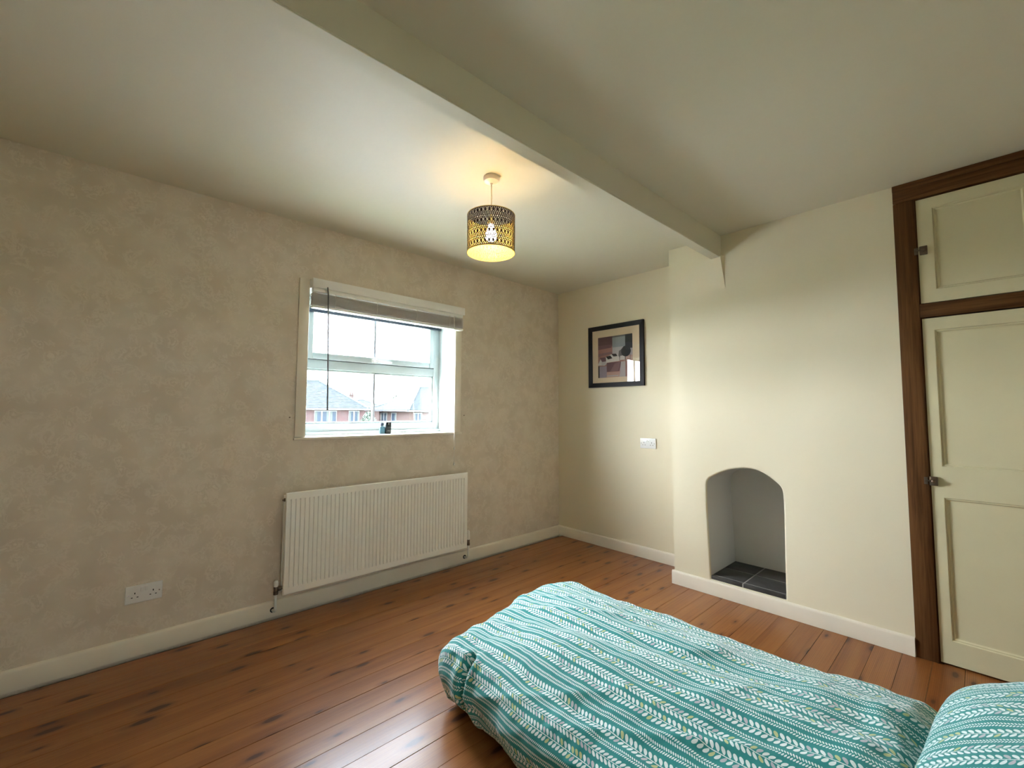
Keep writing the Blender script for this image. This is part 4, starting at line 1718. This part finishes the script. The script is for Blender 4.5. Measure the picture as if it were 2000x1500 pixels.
# distant houses between them
p = frame_pt(25, 68, -4.6)
h3 = hip_house('house', 'small distant house roof with chimney between the two nearer houses', p, math.radians(-25), 6.5, 6.0, 1.75, 2.95, 'brickw', 'roof', [])
bm = bmesh.new()
box(bm, 1.55, 2.15, 2.7, 3.3, 4.5, 7.35)
box(bm, 1.50, 2.20, 2.65, 3.35, 7.2, 7.3)
for x in (1.7, 2.0):
    lathe(bm, [(0.10, 7.35), (0.09, 7.7)], 10, (x, 3.0, 0))
link('chimney', bm, 'brickw2', h3)
p = frame_pt(25.5, 60, -0.8)
hip_house('house', 'distant grey-roofed house just right of the glazing bar', p, math.radians(-25), 8.0, 6.5, 1.45, 2.55, 'brickw2', 'roof2', [])
p = frame_pt(5, 46, -9)
hip_house('house', 'brick house further left along the street', p, math.radians(-8), 11.0, 8, 1.4, 3.9, 'brickw2', 'roof', [('f', 1, 3, .3, 1.2, 3), ('f', 7, 9, .3, 1.2, 3)])
p = frame_pt(50, 42, 2)
hip_house('house', 'brick house further right along the street', p, math.radians(-45), 11.0, 8, 1.4, 3.9, 'brickw', 'roof2', [('f', 1, 3, .3, 1.2, 3), ('f', 7, 9, .3, 1.2, 3)])

# shrub between the houses and a treetop behind the right one
tl = NT('pale_green_leaves')
tl.base(tl.mix(tl.noise(tl.coords(), 6, 3), (0.018, 0.030, 0.022), (0.035, 0.048, 0.034)))
tl.set(Roughness=0.8)
M_['leaf'] = tl.m
M_['bark'] = simple('grey_bark', (0.06, 0.05, 0.04), 0.9)


def tree(name, label, cat, x, y, zb, zt, rad_, n, seed):
    rnd = random.Random(seed)
    o = thing(name, label, cat, (x, y, zb))
    hh = zt - zb
    bm = bmesh.new()
    tube(bm, [(0, 0, 0), (0.05, 0, hh * 0.4), (0, 0.05, hh * 0.75)], [0.16, 0.10, 0.04], 8)
    for q_ in range(5):
        a = q_ * 1.3
        tube(bm, [(0.02, 0, hh * 0.45), (math.cos(a) * rad_ * .6, math.sin(a) * rad_ * .6, hh * (0.65 + .05 * q_))], [0.05, 0.02], 6)
    link('trunk', bm, 'bark', o, True)
    bm = bmesh.new()
    for _ in range(n):
        th = rnd.uniform(0, 2 * PI)
        zz = rnd.uniform(-1, 1)
        rr = rad_ * rnd.uniform(0.55, 1.0) * math.sqrt(max(0, 1 - zz * zz))
        c = Vector((rr * math.cos(th), rr * math.sin(th), hh * 0.62 + zz * hh * 0.38))
        s = rnd.uniform(0.06, 0.13)
        ax = Vector((rnd.uniform(-1, 1), rnd.uniform(-1, 1), rnd.uniform(-1, 1))).normalized()
        b1 = ax.orthogonal().normalized()
        b2 = ax.cross(b1)
        bm.faces.new([bm.verts.new(c + b1 * s), bm.verts.new(c + b2 * s * .5), bm.verts.new(c - b1 * s), bm.verts.new(c - b2 * s * .5)])
    f = link('foliage', bm, 'leaf', o, False, recalc=False)
    f['kind'] = 'stuff'
    return o


p = frame_pt(28, 37, -2.05)
tree('shrub', 'pale green tall shrub between the two brick houses outside', 'shrub', p[0], p[1], GZ, 1.15, 0.75, 2600, 3)
p = frame_pt(28, 52, 0.1)
tree('tree', 'thin treetop showing behind the right brick house outside', 'tree', p[0], p[1], GZ, 3.0, 1.0, 1600, 5)
